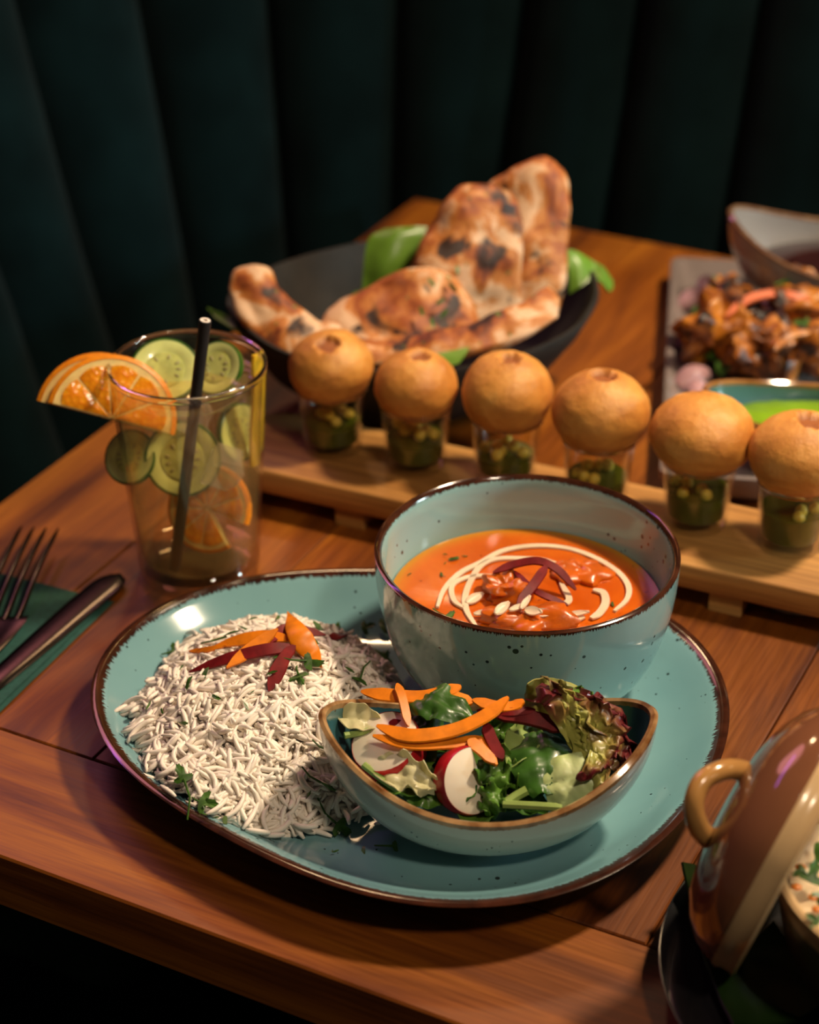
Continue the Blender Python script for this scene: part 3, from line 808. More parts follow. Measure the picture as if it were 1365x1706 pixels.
put('salad_leaf', leaf(sp(655, 555, .035), sp(740, 470, .041), .014, up=(0, -.6, .8), curl=.25, wav=.25, ruff=.8, seed=12), M['lettuce'], 'small crumpled green leaf at the near rim below the crinkled lettuce', 'leaf')
put('salad_leaf', leaf(sp(355, 455, .038), sp(520, 530, .035), .016, up=(0, -.5, .86), curl=.1, wav=.1, seed=13), M['lettuce'], 'flat green leaf inside the near rim below the round radish', 'leaf')
put('salad_leaf', leaf(sp(98, 195, .056), sp(270, 232, .052), .013, up=(0, -.5, .86), curl=.12, cup=.25, wav=.08, seed=14), M['pale'], 'pale yellow endive piece at the end of the salad bowl nearest the rice', 'leaf')
put('salad_leaf', leaf(sp(250, 398, .044), sp(482, 475, .043), .015, up=(0, -.4, .9), curl=.1, cup=.2, wav=.14, ruff=.5, seed=15, blunt=.3), M['pale'], 'creamy white crinkled lettuce piece draped below the round radish', 'leaf')
put('salad_leaf', leaf(sp(895, 460, .044), sp(1140, 405, .048), .022, up=(.2, -.62, .72), curl=.08, cup=-.15, wav=.03, seed=16, blunt=.75, th=.0014), M['iceberg'], 'pale green squarish chunk of iceberg lettuce by the near rim', 'lettuce')
put('lettuce_stalk', tube(cr([sp(125, 268, .053), sp(190, 255, .053), sp(250, 240, .053)], 8), [.0016] * 7 + [.0010], 7), M['stalk'], 'short light green stalk beside the round radish slice', 'stalk')
put('lettuce_stalk', tube(cr([sp(198, 380, .0475), sp(270, 435, .044), sp(355, 492, .040)], 10), [.0017] * 10, 7), M['stalk'], 'pale green stalk lying along the near rim below the round radish', 'stalk')
put('lettuce_stalk', tube(cr([sp(738, 532, .041), sp(850, 538, .0425), sp(965, 545, .044)], 10), [.0019] * 9 + [.0012], 7), M['stalk'], 'long tan green stalk lying on the near rim under the round spinach leaf', 'stalk')
put('lettuce_stalk', tube(cr([sp(745, 530, .040), sp(790, 500, .042), sp(830, 478, .044)], 8), [.0022] * 8, 7), M['stalk'], 'thick short green stalk slanting up from the near rim stalk', 'stalk')
def frill(p0, p1, w, up, seed, label, amp=.5, red=.35):
    n, m = 34, 29; p0, p1 = np.array(p0), np.array(p1); L = np.linalg.norm(p1 - p0); t = (p1 - p0) / L
    up = np.array(up, float); s_ = np.cross(t, up); s_ /= np.linalg.norm(s_); u = np.cross(s_, t); G = np.zeros((n, m, 3)); mg = []
    for i in range(n):
        k = i / (n - 1)
        for j in range(m):
            a = (j / (m - 1) * 2 - 1); e = k ** 1.4
            ang = a * 1.25; rr_ = L * (.15 + .85 * k) * (1 + .10 * nz((a * 4, 0, seed), 1) * k)
            q = math.sin(ang) * rr_ * w / L * 1.1; f = math.cos(ang) * rr_
            h = e * L * amp * (.45 * nz((a * 4.5, k * 2.2, seed * 2.7)) + .40 * nz((a * 9, k * 5, seed * 1.9)) + .16 * nz((a * 20, k * 9, seed))) + .10 * L * math.sin(2.5 * k)
            q += e * L * .20 * nz((a * 6, k * 4, seed + 7)); f += e * L * .22 * nz((a * 7, k * 4, seed + 3)); f -= e * L * .30 * max(0, k - .8) / .2 * (.5 + .5 * nz((a * 8, 0, seed + 9)))
            G[i, j] = p0 + t * f + s_ * q + u * h; mg.append(red * e * 1.5 + .15 * nz((a * 6, k * 4, seed)))
    put('frilly_lettuce', shell(G, .0006), M['rosso'], label, 'lettuce', attr={'margin': mg + mg})
frill(sp(1010, 330, .052), sp(1160, 125, .068), .030, (.1, -.8, .6), 1, 'dark red frilly lettuce leaf standing at the raised end of the salad bowl', .75, .55)
frill(sp(1070, 290, .056), sp(1215, 215, .064), .021, (.2, -.7, .7), 2, 'red frilly lettuce leaf spilling inside the end rim of the salad bowl', .8, .5)
frill(sp(1080, 300, .058), sp(1180, 365, .053), .018, (.3, -.6, .75), 3, 'small dark frilly lettuce leaf hanging over the near rim beside the iceberg', .75, .5)
frill(sp(980, 300, .055), sp(1120, 235, .064), .030, (.1, -.7, .7), 5, 'green and red frilly lettuce leaf in front of the dark standing one', .75, .22)
frill(sp(960, 270, .056), sp(1060, 205, .066), .022, (.0, -.7, .7), 8, 'mostly green frilly lettuce leaf at the tip of the thick beetroot strip', .7, .12)
put('salad_leaf', leaf(sp(825, 150, .058), sp(1030, 110, .066), .020, up=(0, -.75, .65), curl=.1, cup=.15, wav=.12, ruff=.3, seed=23, blunt=.3), simple('yellow_green_lettuce', (0.40, 0.38, 0.10), 0.38, 0.3, 60, bmp=.2), 'yellow green lettuce leaf standing behind the beetroot strip against the curry bowl', 'leaf')
put('salad_leaf', leaf(sp(960, 240, .058), sp(1050, 88, .070), .014, up=(.2, -.8, .6), curl=.1, cup=.15, wav=.12, ruff=.4, seed=24, blunt=.3), M['lettuce'], 'narrow upright green leaf between the yellow green leaf and the red frilly one', 'leaf')
# strips on top
for pts, w, lb in (([(250, 230, .0595), (380, 268, .0600), (540, 248, .0620), (670, 190, .0660), (757, 120, .0700)], .0082, 'longest and widest carrot ribbon lying across the salad'),
                   ([(235, 268, .0570), (380, 300, .0570), (540, 298, .0570), (650, 292, .0560), (712, 382, .0525)], .0068, 'carrot ribbon bent downwards at its end below the widest one'),
                   ([(600, 285, .0590), (650, 320, .0560), (705, 375, .0530)], .0070, 'short broad carrot shred hanging over the standing radish'),
                   ([(190, 98, .0630), (300, 112, .0645), (420, 118, .0650), (520, 95, .0680), (575, 78, .0690)], .0080, 'carrot ribbon along the far rim of the salad bowl'),
                   ([(450, 108, .0670), (540, 120, .0670), (620, 142, .0660)], .0085, 'broad carrot shred behind the arched spinach leaf'),
                   ([(328, 68, .0690), (350, 130, .0660), (372, 232, .0600)], .0050, 'thin upright carrot shred beside the arched spinach leaf'),
                   ([(620, 130, .0670), (700, 152, .0660), (770, 155, .0660), (818, 132, .0680)], .0065, 'pointed carrot shred resting on the beetroot strip')):
    put('carrot_ribbon', ribbon([sp(*p) for p in pts], w * .88, .0014, n=30, twist=.35), M['carrot'], lb, 'carrot')
for pts, w, lb in (([(690, 182, .0630), (800, 192, .0630), (900, 215, .0610), (972, 245, .0590)], .0078, 'thick wet beetroot strip lying across the back of the salad'),
                   ([(668, 222, .0600), (695, 290, .0565), (735, 362, .0525)], .0058, 'beetroot strip slanting down beside the bent carrot ribbon'),
                   ([(300, 222, .0560), (340, 228, .0565), (378, 245, .0560)], .0048, 'short beetroot piece peeping out behind the round radish'),
                   ([(640, 175, .0610), (760, 180, .0640), (860, 172, .0640)], .0045, 'thin beetroot strip above the thick wet one')):
    put('beetroot_strip', ribbon([sp(*p) for p in pts], w, .0030, n=20), M['beet'], lb, 'beetroot')

SALAD = False
# ------------------------------------------------------------------ rice
def ptop(x, y):
    e = plate_r(x, y) - math.hypot(x - PC[0], y - PC[1])
    return float(np.interp(e, [0, .0018, .0045, .009, .016, .024, .034, .046], [.0262, .0268, .0262, .0235, .0185, .0138, .0098, .0086]))
def rice_h(x, y):
    dx, dy = (x + .0665), (y - .771)
    q = math.sqrt((dx / .0665) ** 2 + (dy / .085) ** 2) * (1 + .06 * nz((x, y, 3), 25))
    k = max(0, 1 - q ** 2.3)
    return ptop(x, y) + .034 * k ** .85 * (1 + .10 * nz((x, y, 0), 38)) + .003 * nz((x, y, 1), 70) * min(1, 3 * k)
def free(x, y, z, m=.002):
    if math.hypot(x - BC[0], y - BC[1]) < bowl_r_at(min(z, .08)) + m: return False
    dx, dy = x - SC[0], y - SC[1]; k = min(1, max(0, (z - PZ) / .05)); a_, b_ = .028 + .048 * k ** .6, .024 + .024 * k ** .6
    return (dx / (a_ + m)) ** 2 + (dy / (b_ + m)) ** 2 > 1
rg = random.Random(3)
mb = MB()
def grain(p, dirv, up, L, w, bend):
    s = np.cross(up, dirv); s /= np.linalg.norm(s) + 1e-9
    K = 6; loops = []
    for i in range(K):
        k = i / (K - 1); x = (k - .5) * L
        c = p + dirv * x + s * bend * L * (1 - (2 * k - 1) ** 2) + up * (.04 * L * math.sin(3 * k))
        r = w / 2 * (.45 + .55 * math.sin(math.pi * (.10 + .8 * k)) ** .6) * (0.75 if i in (0, K - 1) else 1)
        loops.append([c + s * r * math.cos(t) + up * r * math.sin(t) for t in (0, 1.0472, 2.0944, 3.1416, 4.1888, 5.236)])
    mb.add(*rings(loops))
cnt = 0
while cnt < 2900:
    x, y = rg.uniform(-.165, .03), rg.uniform(.665, .875)
    if plate_r(x, y) - math.hypot(x - PC[0], y - PC[1]) < .012: continue
    pz = ptop(x, y); h = rice_h(x, y)
    base_h = h - pz
    if base_h < .0012: continue
    z = h + rg.uniform(-.0035, .0026)
    if base_h < .008: z = pz + rg.uniform(.0013, max(.0017, base_h))
    if not free(x, y, z): continue
    g = np.array([(rice_h(x + .003, y) - rice_h(x - .003, y)) / .006, (rice_h(x, y + .003) - rice_h(x, y - .003)) / .006])
    nrm = np.array([-g[0], -g[1], 1]); nrm /= np.linalg.norm(nrm)
    a = rg.uniform(0, 2 * math.pi)
    dv = np.array([math.cos(a), math.sin(a), 0]); dv -= nrm * nrm.dot(dv); dv += nrm * rg.gauss(0, .32 if base_h > .008 else .03); dv /= np.linalg.norm(dv)
    up = nrm - dv * dv.dot(nrm); up /= np.linalg.norm(up)
    L = rg.uniform(.0110, .0175); q = np.array([x, y, z])
    lo = min((q + dv * L / 2)[2] - ptop(*(q + dv * L / 2)[:2]), (q - dv * L / 2)[2] - ptop(*(q - dv * L / 2)[:2]))
    if lo < .0013: q[2] += .0013 - lo
    grain(q, dv, up, L, rg.uniform(.0022, .0029), rg.uniform(-.26, .26)); cnt += 1
# stray grains round the edge of the mound
for px, py, a in [(215, 1190, 2.7), (205, 1180, 2.4), (222, 1250, .2), (245, 1292, .5), (280, 1318, .8), (430, 1385, .2), (455, 1390, .0), (530, 1388, .35), (548, 1385, .2), (575, 1360, 1.2), (600, 1345, -.8), (620, 1350, -.6), (640, 1355, -.9), (640, 1365, -.7), (510, 1375, .1), (240, 1270, 1.0), (235, 1165, 2.0), (250, 1140, 1.2), (300, 1080, 1.3), (340, 1062, .6), (385, 1050, 1.4), (415, 1040, 1.2)]:
    p = at(px, py, z=PZ + .0018); h = rice_h(p[0], p[1]); p = at(px, py, z=max(PZ + .0018, h + .0014))
    if free(p[0], p[1], p[2]): grain(p, np.array([math.cos(a), -math.sin(a), 0]), np.array([0, 0, 1.0]), rg.uniform(.010, .0135), .0025, rg.uniform(-.15, .15))
# the packed core of the mound
n, m = 40, 40; idx = {}; V = []; F = []
for i in range(n):
    for j in range(m):
        x, y = -.163 + .2 * i / (n - 1), .665 + .215 * j / (m - 1); h = rice_h(x, y) - .0040
        if h > ptop(x, y) + .0004 and plate_r(x, y) - math.hypot(x - PC[0], y - PC[1]) > .014 and free(x, y, h, .003): idx[i, j] = len(V); V.append((x, y, h))
for i in range(n - 1):
    for j in range(m - 1):
        ks = [(i, j), (i + 1, j), (i + 1, j + 1), (i, j + 1)]
        if all(k in idx for k in ks): F.append([idx[k] for k in ks])
mb.add(V, F)
ro = mb.build('rice', M['rice'], sharp=None); recentre(ro)
tag(ro, 'heap of white long grain rice on the teal oval plate', 'rice', kind='stuff')

def on_rice(px, py, dz=.0022):
    z = .06
    while z > PZ:
        p = at(px, py, z=z)
        if rice_h(p[0], p[1]) + dz >= z: return p
        z -= .0004
    return at(px, py, z=PZ + .0008)
def c9(x, y): return (140 + x * .4396, 980 + y * .4396)
def rp(x, y, dz=.0022):
    px, py = c9(x, y); p = on_rice(px, py, .0022); inside = rice_h(p[0], p[1]) - ptop(p[0], p[1]) > .004
    return on_rice(px, py, dz + .0026) if inside else on_rice(px, py, dz)
def rice_nrm(p):
    g = np.array([(rice_h(p[0] + .004, p[1]) - rice_h(p[0] - .004, p[1])) / .008, (rice_h(p[0], p[1] + .004) - rice_h(p[0], p[1] - .004)) / .008])
    n_ = np.array([-g[0], -g[1], 1]); return n_ / np.linalg.norm(n_)
for pts, w, lb in (([(772, 92, .012), (805, 160, .010), (850, 230, .006), (902, 300, .003)], (.002, .009, .012, .009, .003), 'broad pointed carrot shaving standing at the top of the rice'),
                   ([(540, 302, .003), (640, 225, .007), (735, 155, .010)], (.003, .007, .007, .004), 'slanting carrot shred crossing the beetroot on the rice'),
                   ([(500, 218, .003), (600, 195, .005), (700, 183, .006), (805, 198, .006)], (.003, .007, .007, .003), 'carrot shred lying along the top of the rice behind the slanting one'),
                   ([(400, 240, .002), (470, 232, .003), (540, 215, .003)], (.002, .003, .002), 'thinnest carrot shred on the rice')):
    put('carrot_ribbon', ribbon([rp(*p) for p in pts], w, .0014, n=20), M['carrot'], lb, 'carrot')
for pts, w, lb in (([(400, 318, .0015), (540, 268, .004), (680, 235, .006), (800, 220, .007)], (.003, .006, .007, .006), 'longest beetroot strip on the rice, under the slanting carrot shred'),
                   ([(702, 392, .0015), (735, 310, .004), (765, 255, .007), (800, 215, .008)], (.006, .008, .006, .005), 'beetroot strip pointing down the near slope of the rice'),
                   ([(690, 215, .006), (760, 162, .007), (830, 160, .006), (915, 178, .004)], (.004, .008, .006, .003), 'dark beetroot strip behind the broad carrot shaving on the rice'),
                   ([(928, 192, .002), (965, 178, .004), (1005, 170, .004)], (.003, .006, .004), 'short beetroot piece on the far slope of the rice near the bowl')):
    put('beetroot_strip', ribbon([rp(*p) for p in pts], w, .0014, n=18), M['beet'], lb, 'beetroot')
# coriander on the rice
big = [((760, 275), .0095, 1.9, 3, .008, 'coriander sprig beside the beetroot strip on top of the rice'),
       ((835, 285), .0105, .1, 3, .012, 'coriander leaf on its stalk below the tip of the broad carrot shaving'),
       ((810, 330), .0085, -1.2, 3, .004, 'coriander leaf hanging below the sprig on the near slope of the rice'),
       ((385, 735), .0085, 1.8, 3, .018, 'three lobed coriander leaf with a stalk at the near foot of the rice'),
       ((440, 815), .0095, -.3, 3, .004, 'dark coriander leaf beside the three lobed one at the near foot of the rice'),
       ((955, 895), .0100, -.7, 3, .014, 'coriander leaf lying on the plate at the foot of the rice by the salad bowl'),
       ((890, 735), .0085, -.5, 1, .010, 'curled coriander leaf on the rice close to the salad bowl'),
       ((920, 615), .0070, -.4, 1, .008, 'wisp of dark coriander hanging by the end of the salad bowl'),
       ((1120, 270), .0100, 1.0, 3, .008, 'dark coriander leaf between the rice and the curry bowl'),
       ((1040, 345), .0075, -1.5, 2, .012, 'forked coriander sprig on the slope of rice facing the bowl'),
       ((340, 245), .0085, .6, 2, .006, 'green leaf tucked behind the rice at the far side of the plate'),
       ((540, 195), .0080, .25, 1, .012, 'green stalked leaf under the carrot shreds on the rice')]
for i, ((x, y), s, a, l, st, lb) in enumerate(big):
    p = rp(x, y, .0028); coriander(p, s, a, up=rice_nrm(p) + np.array([0, -.25, 0]), lobes=l, seed=40 + i, label=lb, stem=st, lift=.0018)
for i, (x, y, s, a, l) in enumerate([(390, 360, .006, -.4, 2), (455, 325, .006, -.2, 2), (500, 425, .005, .9, 2), (605, 435, .0055, -1.1, 1), (240, 465, .005, 1.1, 1), (297, 472, .003, .3, 2), (355, 508, .0065, -.4, 1), (985, 300, .006, -.5, 1),
                                     (690, 335, .006, .4, 1), (630, 405, .003, .8, 1), (840, 800, .005, 1.3, 1), (700, 235, .004, 1.0, 1), (565, 870, .005, 1.6, 1), (525, 880, .005, .1, 2), (487, 880, .003, .3, 1), (435, 860, .004, -.2, 1),
                                     (585, 150, .008, -.4, 1), (725, 125, .007, 1.2, 1), (880, 150, .006, .8, 2), (955, 155, .007, .1, 2), (1055, 158, .0075, .3, 3), (1125, 155, .008, .4, 3), (870, 212, .005, .5, 2), (1095, 822, .006, -.2, 2), (850, 258, .005, .9, 2), (940, 1005, .003, .5, 1), (365, 315, .003, .8, 1), (625, 130, .005, .4, 1)]):
    p = rp(x, y, .0024); coriander(p, s, a, up=rice_nrm(p) + np.array([0, -.25, 0]), lobes=l, seed=80 + i, label='small chopped fleck of coriander scattered over the white rice', group='chopped coriander scattered on the rice', lift=.0012)
for i, (px, py, s) in enumerate([(603, 1417, .0045), (655, 1411, .0055), (553, 1421, .0025)]):
    coriander(at(px, py, z=PZ + .0004), s, .2 * i, up=(0, 0, 1), lobes=2, seed=130 + i, stem=.008 if i == 1 else 0, label=['coriander fleck lying on bare plate in front of the rice', 'coriander fleck with a hair thin stalk on bare plate beside the salad bowl', 'tiniest coriander fleck on bare plate below the rice'][i])
# ------------------------------------------------------------------ tall drink
GC = np.array([-0.1160, 0.9290, 0.0002]); GH = 0.128
gl = thing('drinking_glass', 'clear tapered tumbler with an orange half slice on its rim and a black straw', 'glass', tuple(GC))
mesh('wall', *lathe([(.0334, .0100), (.0345, .022), (.0385, .080), (.0413, GH - .0042), (.0396, GH - .0042), (.0366, .080), (.0325, .022), (.0312, .0128)], 72, closed=True), M['glass'], gl)
mesh('lip', *lathe([(.0413, GH - .0040), (.0417, GH - .0018), (.0415, GH - .0004), (.0407, GH + .0002), (.0398, GH - .0004), (.0394, GH - .0018), (.0396, GH - .0040)], 72, closed=True), M['thick_glass'], gl)
mesh('thick_base', *lathe([(.0005, .0004), (.026, .0006), (.0305, 0), (.0322, .001), (.0332, .006), (.0334, .0098), (.0311, .0124), (.026, .0116), (.0005, .0112)], 72), M['base_glass'], gl)
LZ = 0.1165
def gin(z): return float(np.interp(z, [.0118, .014, .022, .080, GH], [.026, .0305, .0325, .0366, .0397]))
pr = [(.0005, .0117)] + [(gin(z) + .00012, z) for z in (.0123, .014, .018, .022, .04, .06, .08, .10, LZ - .0012)] + [(gin(LZ) + .0001, LZ), (gin(LZ) - .0015, LZ - .0006), (gin(LZ) * .6, LZ - .0008), (.0005, LZ - .0008)]
dr = tag(mesh('drink', *lathe(pr, 64), M['drink'], loc=GC), 'pale citrus drink filling the tumbler', 'drink')

def basis(ax, ref=(0, 0, 1.0)):
    ax = np.array(ax, float); ax /= np.linalg.norm(ax); e1 = np.cross(ref, ax); e1 /= np.linalg.norm(e1); return e1, np.cross(ax, e1), ax
def xf(V, c, e1, e2, ax): return [np.array(c) + e1 * v[0] + e2 * v[1] + ax * v[2] for v in V]
def disc(k0, k1, th, a0, a1, n, rnd=.0):
    """A ring sector (k0..k1 radii) with thickness th."""
    A = [a0 + (a1 - a0) * i / n for i in range(n + 1)]; loops = []
    for a in A:
        c, s = math.cos(a), math.sin(a)
        loops.append([(k0 * c, k0 * s, -th / 2), (k1 * c, k1 * s, -th / 2 + rnd * th), (k1 * (1 + rnd * .05) * c, k1 * (1 + rnd * .05) * s, 0), (k1 * c, k1 * s, th / 2 - rnd * th), (k0 * c, k0 * s, th / 2)])
    return rings(loops)
def orange_slice(c, ax, ref, r, th, a0, a1, label, nseg, cat='orange'):
    root = thing('orange_slice', label, cat, tuple(c)); B = basis(ax, ref); z = np.zeros(3)
    V, F = disc(r * .93, r, th, a0, a1, 26, .18); mesh('peel', xf(V, z, *B), F, M['peel'], root)
    V, F = disc(r * .02, r * .93, th * .90, a0, a1, 26); pith = mesh('pith', xf(V, z, *B), F, M['pith'], root)
    st = (a1 - a0) / nseg; first = None
    for i in range(nseg):
        b0, b1 = a0 + i * st + .022, a0 + (i + 1) * st - .022; n = 8; loops = []
        for k in range(n + 1):
            b = b0 + (b1 - b0) * k / n; q = r * (.80 + .045 * math.sin(math.pi * k / n)); c_, s_ = math.cos(b), math.sin(b); m_ = (b0 + b1) / 2
            i0 = np.array([r * .035 * math.cos(m_), r * .035 * math.sin(m_)])
            h = th * .5 + .0004 * math.sin(math.pi * k / n)
            loops.append([(i0[0], i0[1], -h), (q * c_, q * s_, -h), (q * 1.015 * c_, q * 1.015 * s_, 0), (q * c_, q * s_, h), (i0[0], i0[1], h), (i0[0] * 1.01, i0[1] * 1.01, 0)])
        V, F = rings(loops); mesh('segment', xf(V, z, *B), F, M['orange'], pith)
    return root
def view_dir(px, py):
    p = at(px, py, z=0.1); v = np.array([0, 0, CAMH]) - p; return v / np.linalg.norm(v)
# the slit half slices over the rim: centre on the rim, cut edge sloping
oc = at(186, 698, y=.915)
vd = view_dir(186, 690)
def img_dir(px, py, dx, dy):
    a = at(px, py, y=.915); b = at(px + dx, py + dy, y=.915); d_ = b - a; return d_ / np.linalg.norm(d_)
cut = img_dir(186, 698, 1, .26)
ax1 = vd + np.array([.30, 0, 0]); ax1 -= cut * ax1.dot(cut); ax1 /= np.linalg.norm(ax1)
orange_slice(oc, ax1, np.cross(ax1, cut), .0335, .0055, 0.0, math.pi, 'orange half slice slit over the rim of the tumbler, the front one of two', 5)
oc2 = at(166, 694, y=.926)
ax2 = vd + np.array([-.25, 0, 0]); ax2 -= cut * ax2.dot(cut); ax2 /= np.linalg.norm(ax2)
orange_slice(oc2, ax2, np.cross(ax2, cut), .0335, .0050, 0.0, math.pi, 'orange half slice on the rim of the tumbler behind the front one', 5)
orange_slice(GC + (.0085, -.0105, .046), (-.30, -.80, .42), (0, 0, 1.0), .0240, .005, -.2, 2 * math.pi - .9, 'orange wheel sunk low in the drink behind the lower end of the straw', 8)
def cucumber(c, ax, r, th, label, cap=True):
    root = thing('cucumber_slice', label, 'cucumber', tuple(c)); B = basis(ax, (0, 0.2, 1)); z = np.zeros(3); n = 40
    def ring(k, h): return [(r * k * math.cos(2 * math.pi * i / n), r * k * math.sin(2 * math.pi * i / n), h) for i in range(n)]
    V, F = rings([ring(.01, -th / 2), ring(.93, -th / 2), ring(.93, th / 2), ring(.62, th / 2), ring(.60, th / 2 - .0003), ring(.01, th / 2 - .0003)]); mesh('flesh', xf(V, z, *B), F, M['cuke'], root)
    V, F = rings([ring(.55, -th / 2 - .0002), ring(.57, 0), ring(.55, th / 2 + .0002), ring(.02, th / 2 + .0002)], True, True); core = mesh('core', xf(V, z, *B), F, M['cuke_core'], root)
    V, F = rings([ring(.93, -th / 2), ring(1.0, -th / 2 + .0003), ring(1.01, 0), ring(1.0, th / 2 - .0003), ring(.93, th / 2)], False, False); mesh('skin', xf(V, z, *B), F, M['cuke_skin'], root)
    for i in range(9):
        a = 2 * math.pi * (i + .3 * math.sin(i * 5)) / 9; V, F = blob(.0016, .0007, .0005, i, .1, lat=6, lon=8)
        V = [(v[0] * math.cos(a) - v[1] * math.sin(a) + r * .40 * math.cos(a), v[0] * math.sin(a) + v[1] * math.cos(a) + r * .40 * math.sin(a), v[2] + th / 2 + .0002) for v in map(np.array, V)]
        mesh('seed', xf(V, z, *B), F, M['seed'], core)
    return root
cucumber(at(275, 618, y=.938), (.05, -.62, .78), .0185, .0035, 'cucumber slice leaning at the surface of the drink behind the orange')
cucumber(at(362, 614, y=.944), (-.35, -.62, .62), .0150, .0035, 'cucumber slice at the surface of the drink on the other side of the straw')
cucumber(at(305, 764, y=.9220), (-.02, -.80, .36), .0205, .0035, 'cucumber slice pressed to the front wall of the tumbler behind the straw')
cucumber(at(218, 762, y=.9260), (-.35, -.80, .60), .0150, .0035, 'cucumber slice at the side of the drink below the orange half slices')
cucumber(at(398, 720, y=.944), (.75, -.55, .25), .0160, .0035, 'cucumber slice standing in the drink near the lemon strip')
V, F = ribbon([at(428, 590, y=.944), at(430, 640, y=.942), at(427, 700, y=.940), at(424, 775, y=.938)], .009, .0022, up=(.75, -.6, .2), n=16, taper=.7)
put('lemon_strip', (V, F), M['lemon'], 'yellow lemon peel strip upright inside the wall of the tumbler', 'lemon')
def ice(c, s, rot, label):
    V, F = box(-s / 2, s / 2, -s / 2, s / 2, -s / 2, s / 2, s * .15)
    o = mesh('ice_cube', V, F, M['ice'], loc=c, rot=rot, smooth=False); tag(o, label, 'ice')
ice(tuple(at(372, 775, y=.922)), .018, (.4, .5, .3), 'ice cube behind the cucumber slice low in the drink')
ice(tuple(GC + (-.004, .012, .092)), .020, (.2, .7, 1.1), 'ice cube between the two cucumber slices at the surface')
s0, s1 = at(342, 534, y=.9020), at(291, 948, y=.9042)
st = thing('drinking_straw', 'black paper straw standing in the citrus drink', 'straw', tuple(s1)); sd = (s0 - s1)
def pipe(ro, ri, p0, p1, n=20):
    e1, e2, ax = basis(p1 - p0, (0, 1.0, 0)); lp = lambda p, r: [p + (e1 * math.cos(t * 2 * math.pi / n) + e2 * math.sin(t * 2 * math.pi / n)) * r for t in range(n)]
    return rings([lp(p0, ro), lp(p1, ro), lp(p1, ri), lp(p0, ri)], closed_u=True)
mesh('tube', *pipe(.0031, .0026, np.zeros(3), sd), M['black_paper'], st)
mesh('lining', *pipe(.00265, .0012, sd * .02, sd * 1.002), M['white_paper'], st)

# ------------------------------------------------------------------ napkin, fork, knife
NV = np.array([.40, .9165, 0]); NU = np.array([-.9165, .40, 0])
na = thing('napkin', 'folded dark green cloth napkin under the fork and knife', 'napkin', (-.1595, .896, 0), math.atan2(NV[1], NV[0]))
for k, (o1, o2, z) in enumerate(((0, 0, .0003), (.0016, .0025, .0016))):
    n, m = 24, 14; G = np.zeros((n, m, 3))
    for i in range(n):
        for j in range(m):
            x = -.24 + (.24 - o1) * i / (n - 1); y = o2 + (.095 - o2) * j / (m - 1)
            G[i, j] = (x, y, z + .0006 + .0003 * nz((x, y, k), 40))
    mesh('layer', *shell(G, .0011, .04), M['napkin'], na)
kn = thing('table_knife', 'dark steel table knife with a rounded tip on the green napkin', 'knife', (-.160, .920, .0036), math.atan2(-.1030, -.0500))
n, m = 40, 9; G = np.zeros((n, m, 3))
for i in range(n):
    x = .118 * i / (n - 1); k = i / (n - 1)
    w = .0105 * (1 - max(0, 1 - x / .016) ** 2.2) ** .5 * (1 - .30 * k ** 2) + .0004
    for j in range(m):
        q = j / (m - 1) * 2 - 1; G[i, j] = (x, w * q * .85 + (.0012 if k < .3 else 0) * (1 - k / .3 if k < .3 else 0), .0008 * (1 - q * q))
mesh('blade', *shell(G, .0016, .12), M['steel'], kn)
mesh('handle', *tube([(.116, 0, .0006), (.122, 0, .0012), (.128, 0, .002), (.16, 0, .003), (.20, 0, .003), (.222, 0, .002), (.226, 0, .0015)], [.0042, .0056, .0050, .0058, .0075, .0070, .002], 14), M['steel'], kn)
FA = math.atan2(.071, .0075)
fk = thing('table_fork', 'steel fork with its four tines pointing away, half out of the frame beside the knife', 'fork', (-.2165, .874, .0045), FA)
for k in range(4):
    y = (1.5 - k) * .0069
    P = [(-.004, y * .96, .0012), (.010, y, .0030), (.030, y, .0062), (.052, y, .0075), (.072, y * 1.02, .0078), (.082, y * 1.02, .0074)]
    mesh('tine', *tube(cr(P, 16), list(np.interp(np.linspace(0, 1, 16), [0, .15, .8, 1], [.0020, .0017, .0013, .0005])), 8), M['steel'], fk)
n, m = 22, 9; G = np.zeros((n, m, 3))
for i in range(n):
    k = i / (n - 1); x = .000 - .048 * k; w = .0128 * (1 - k) ** .65 * (1 if k > .06 else .97) + .0035
    for j in range(m):
        q = j / (m - 1) * 2 - 1; G[i, j] = (x, w * q, .0016 * (1 - k) + .004 * k ** 2 + .0016 * q * q * (1 - k))
mesh('head', *shell(G, .0020, .1), M['steel'], fk)
mesh('handle', *tube([(-.044, 0, .0035), (-.07, 0, .0120), (-.10, 0, .0185), (-.13, 0, .0205), (-.168, 0, .0215)], [.0032, .0030, .0038, .0055, .002], 12), M['steel'], fk)

# ------------------------------------------------------------------ serving board, shot glasses, puri
BA = math.atan2(-.1075, .2426); BU = np.array([math.cos(BA), math.sin(BA), 0]); BVv = np.array([-BU[1], BU[0], 0])
bd = thing('serving_board', 'long pale pine serving board with a rounded end on low block feet', 'board', (0.0810, .9600, 0), BA)
Lb, Wb, rb = .205, .0365, .034
out = []
for cx, cy, a0 in ((Lb - rb, Wb - rb, 0), (-(Lb - rb), Wb - rb, 90), (-(Lb - rb), -(Wb - rb), 180), (Lb - rb, -(Wb - rb), 270)):
    for i in range(13):
        a = R(a0 + 90 * i / 12); out.append((cx + rb * math.cos(a), cy + rb * math.sin(a)))
def ol(k, z): return [(x - math.copysign(k, x), y - math.copysign(k, y), z) for x, y in out]
mesh('slab', *rings([ol(.0015, .0125), ol(0, .014), ol(0, .0262), ol(.0006, .0274), ol(.0018, .028)]), M['pine'], bd)
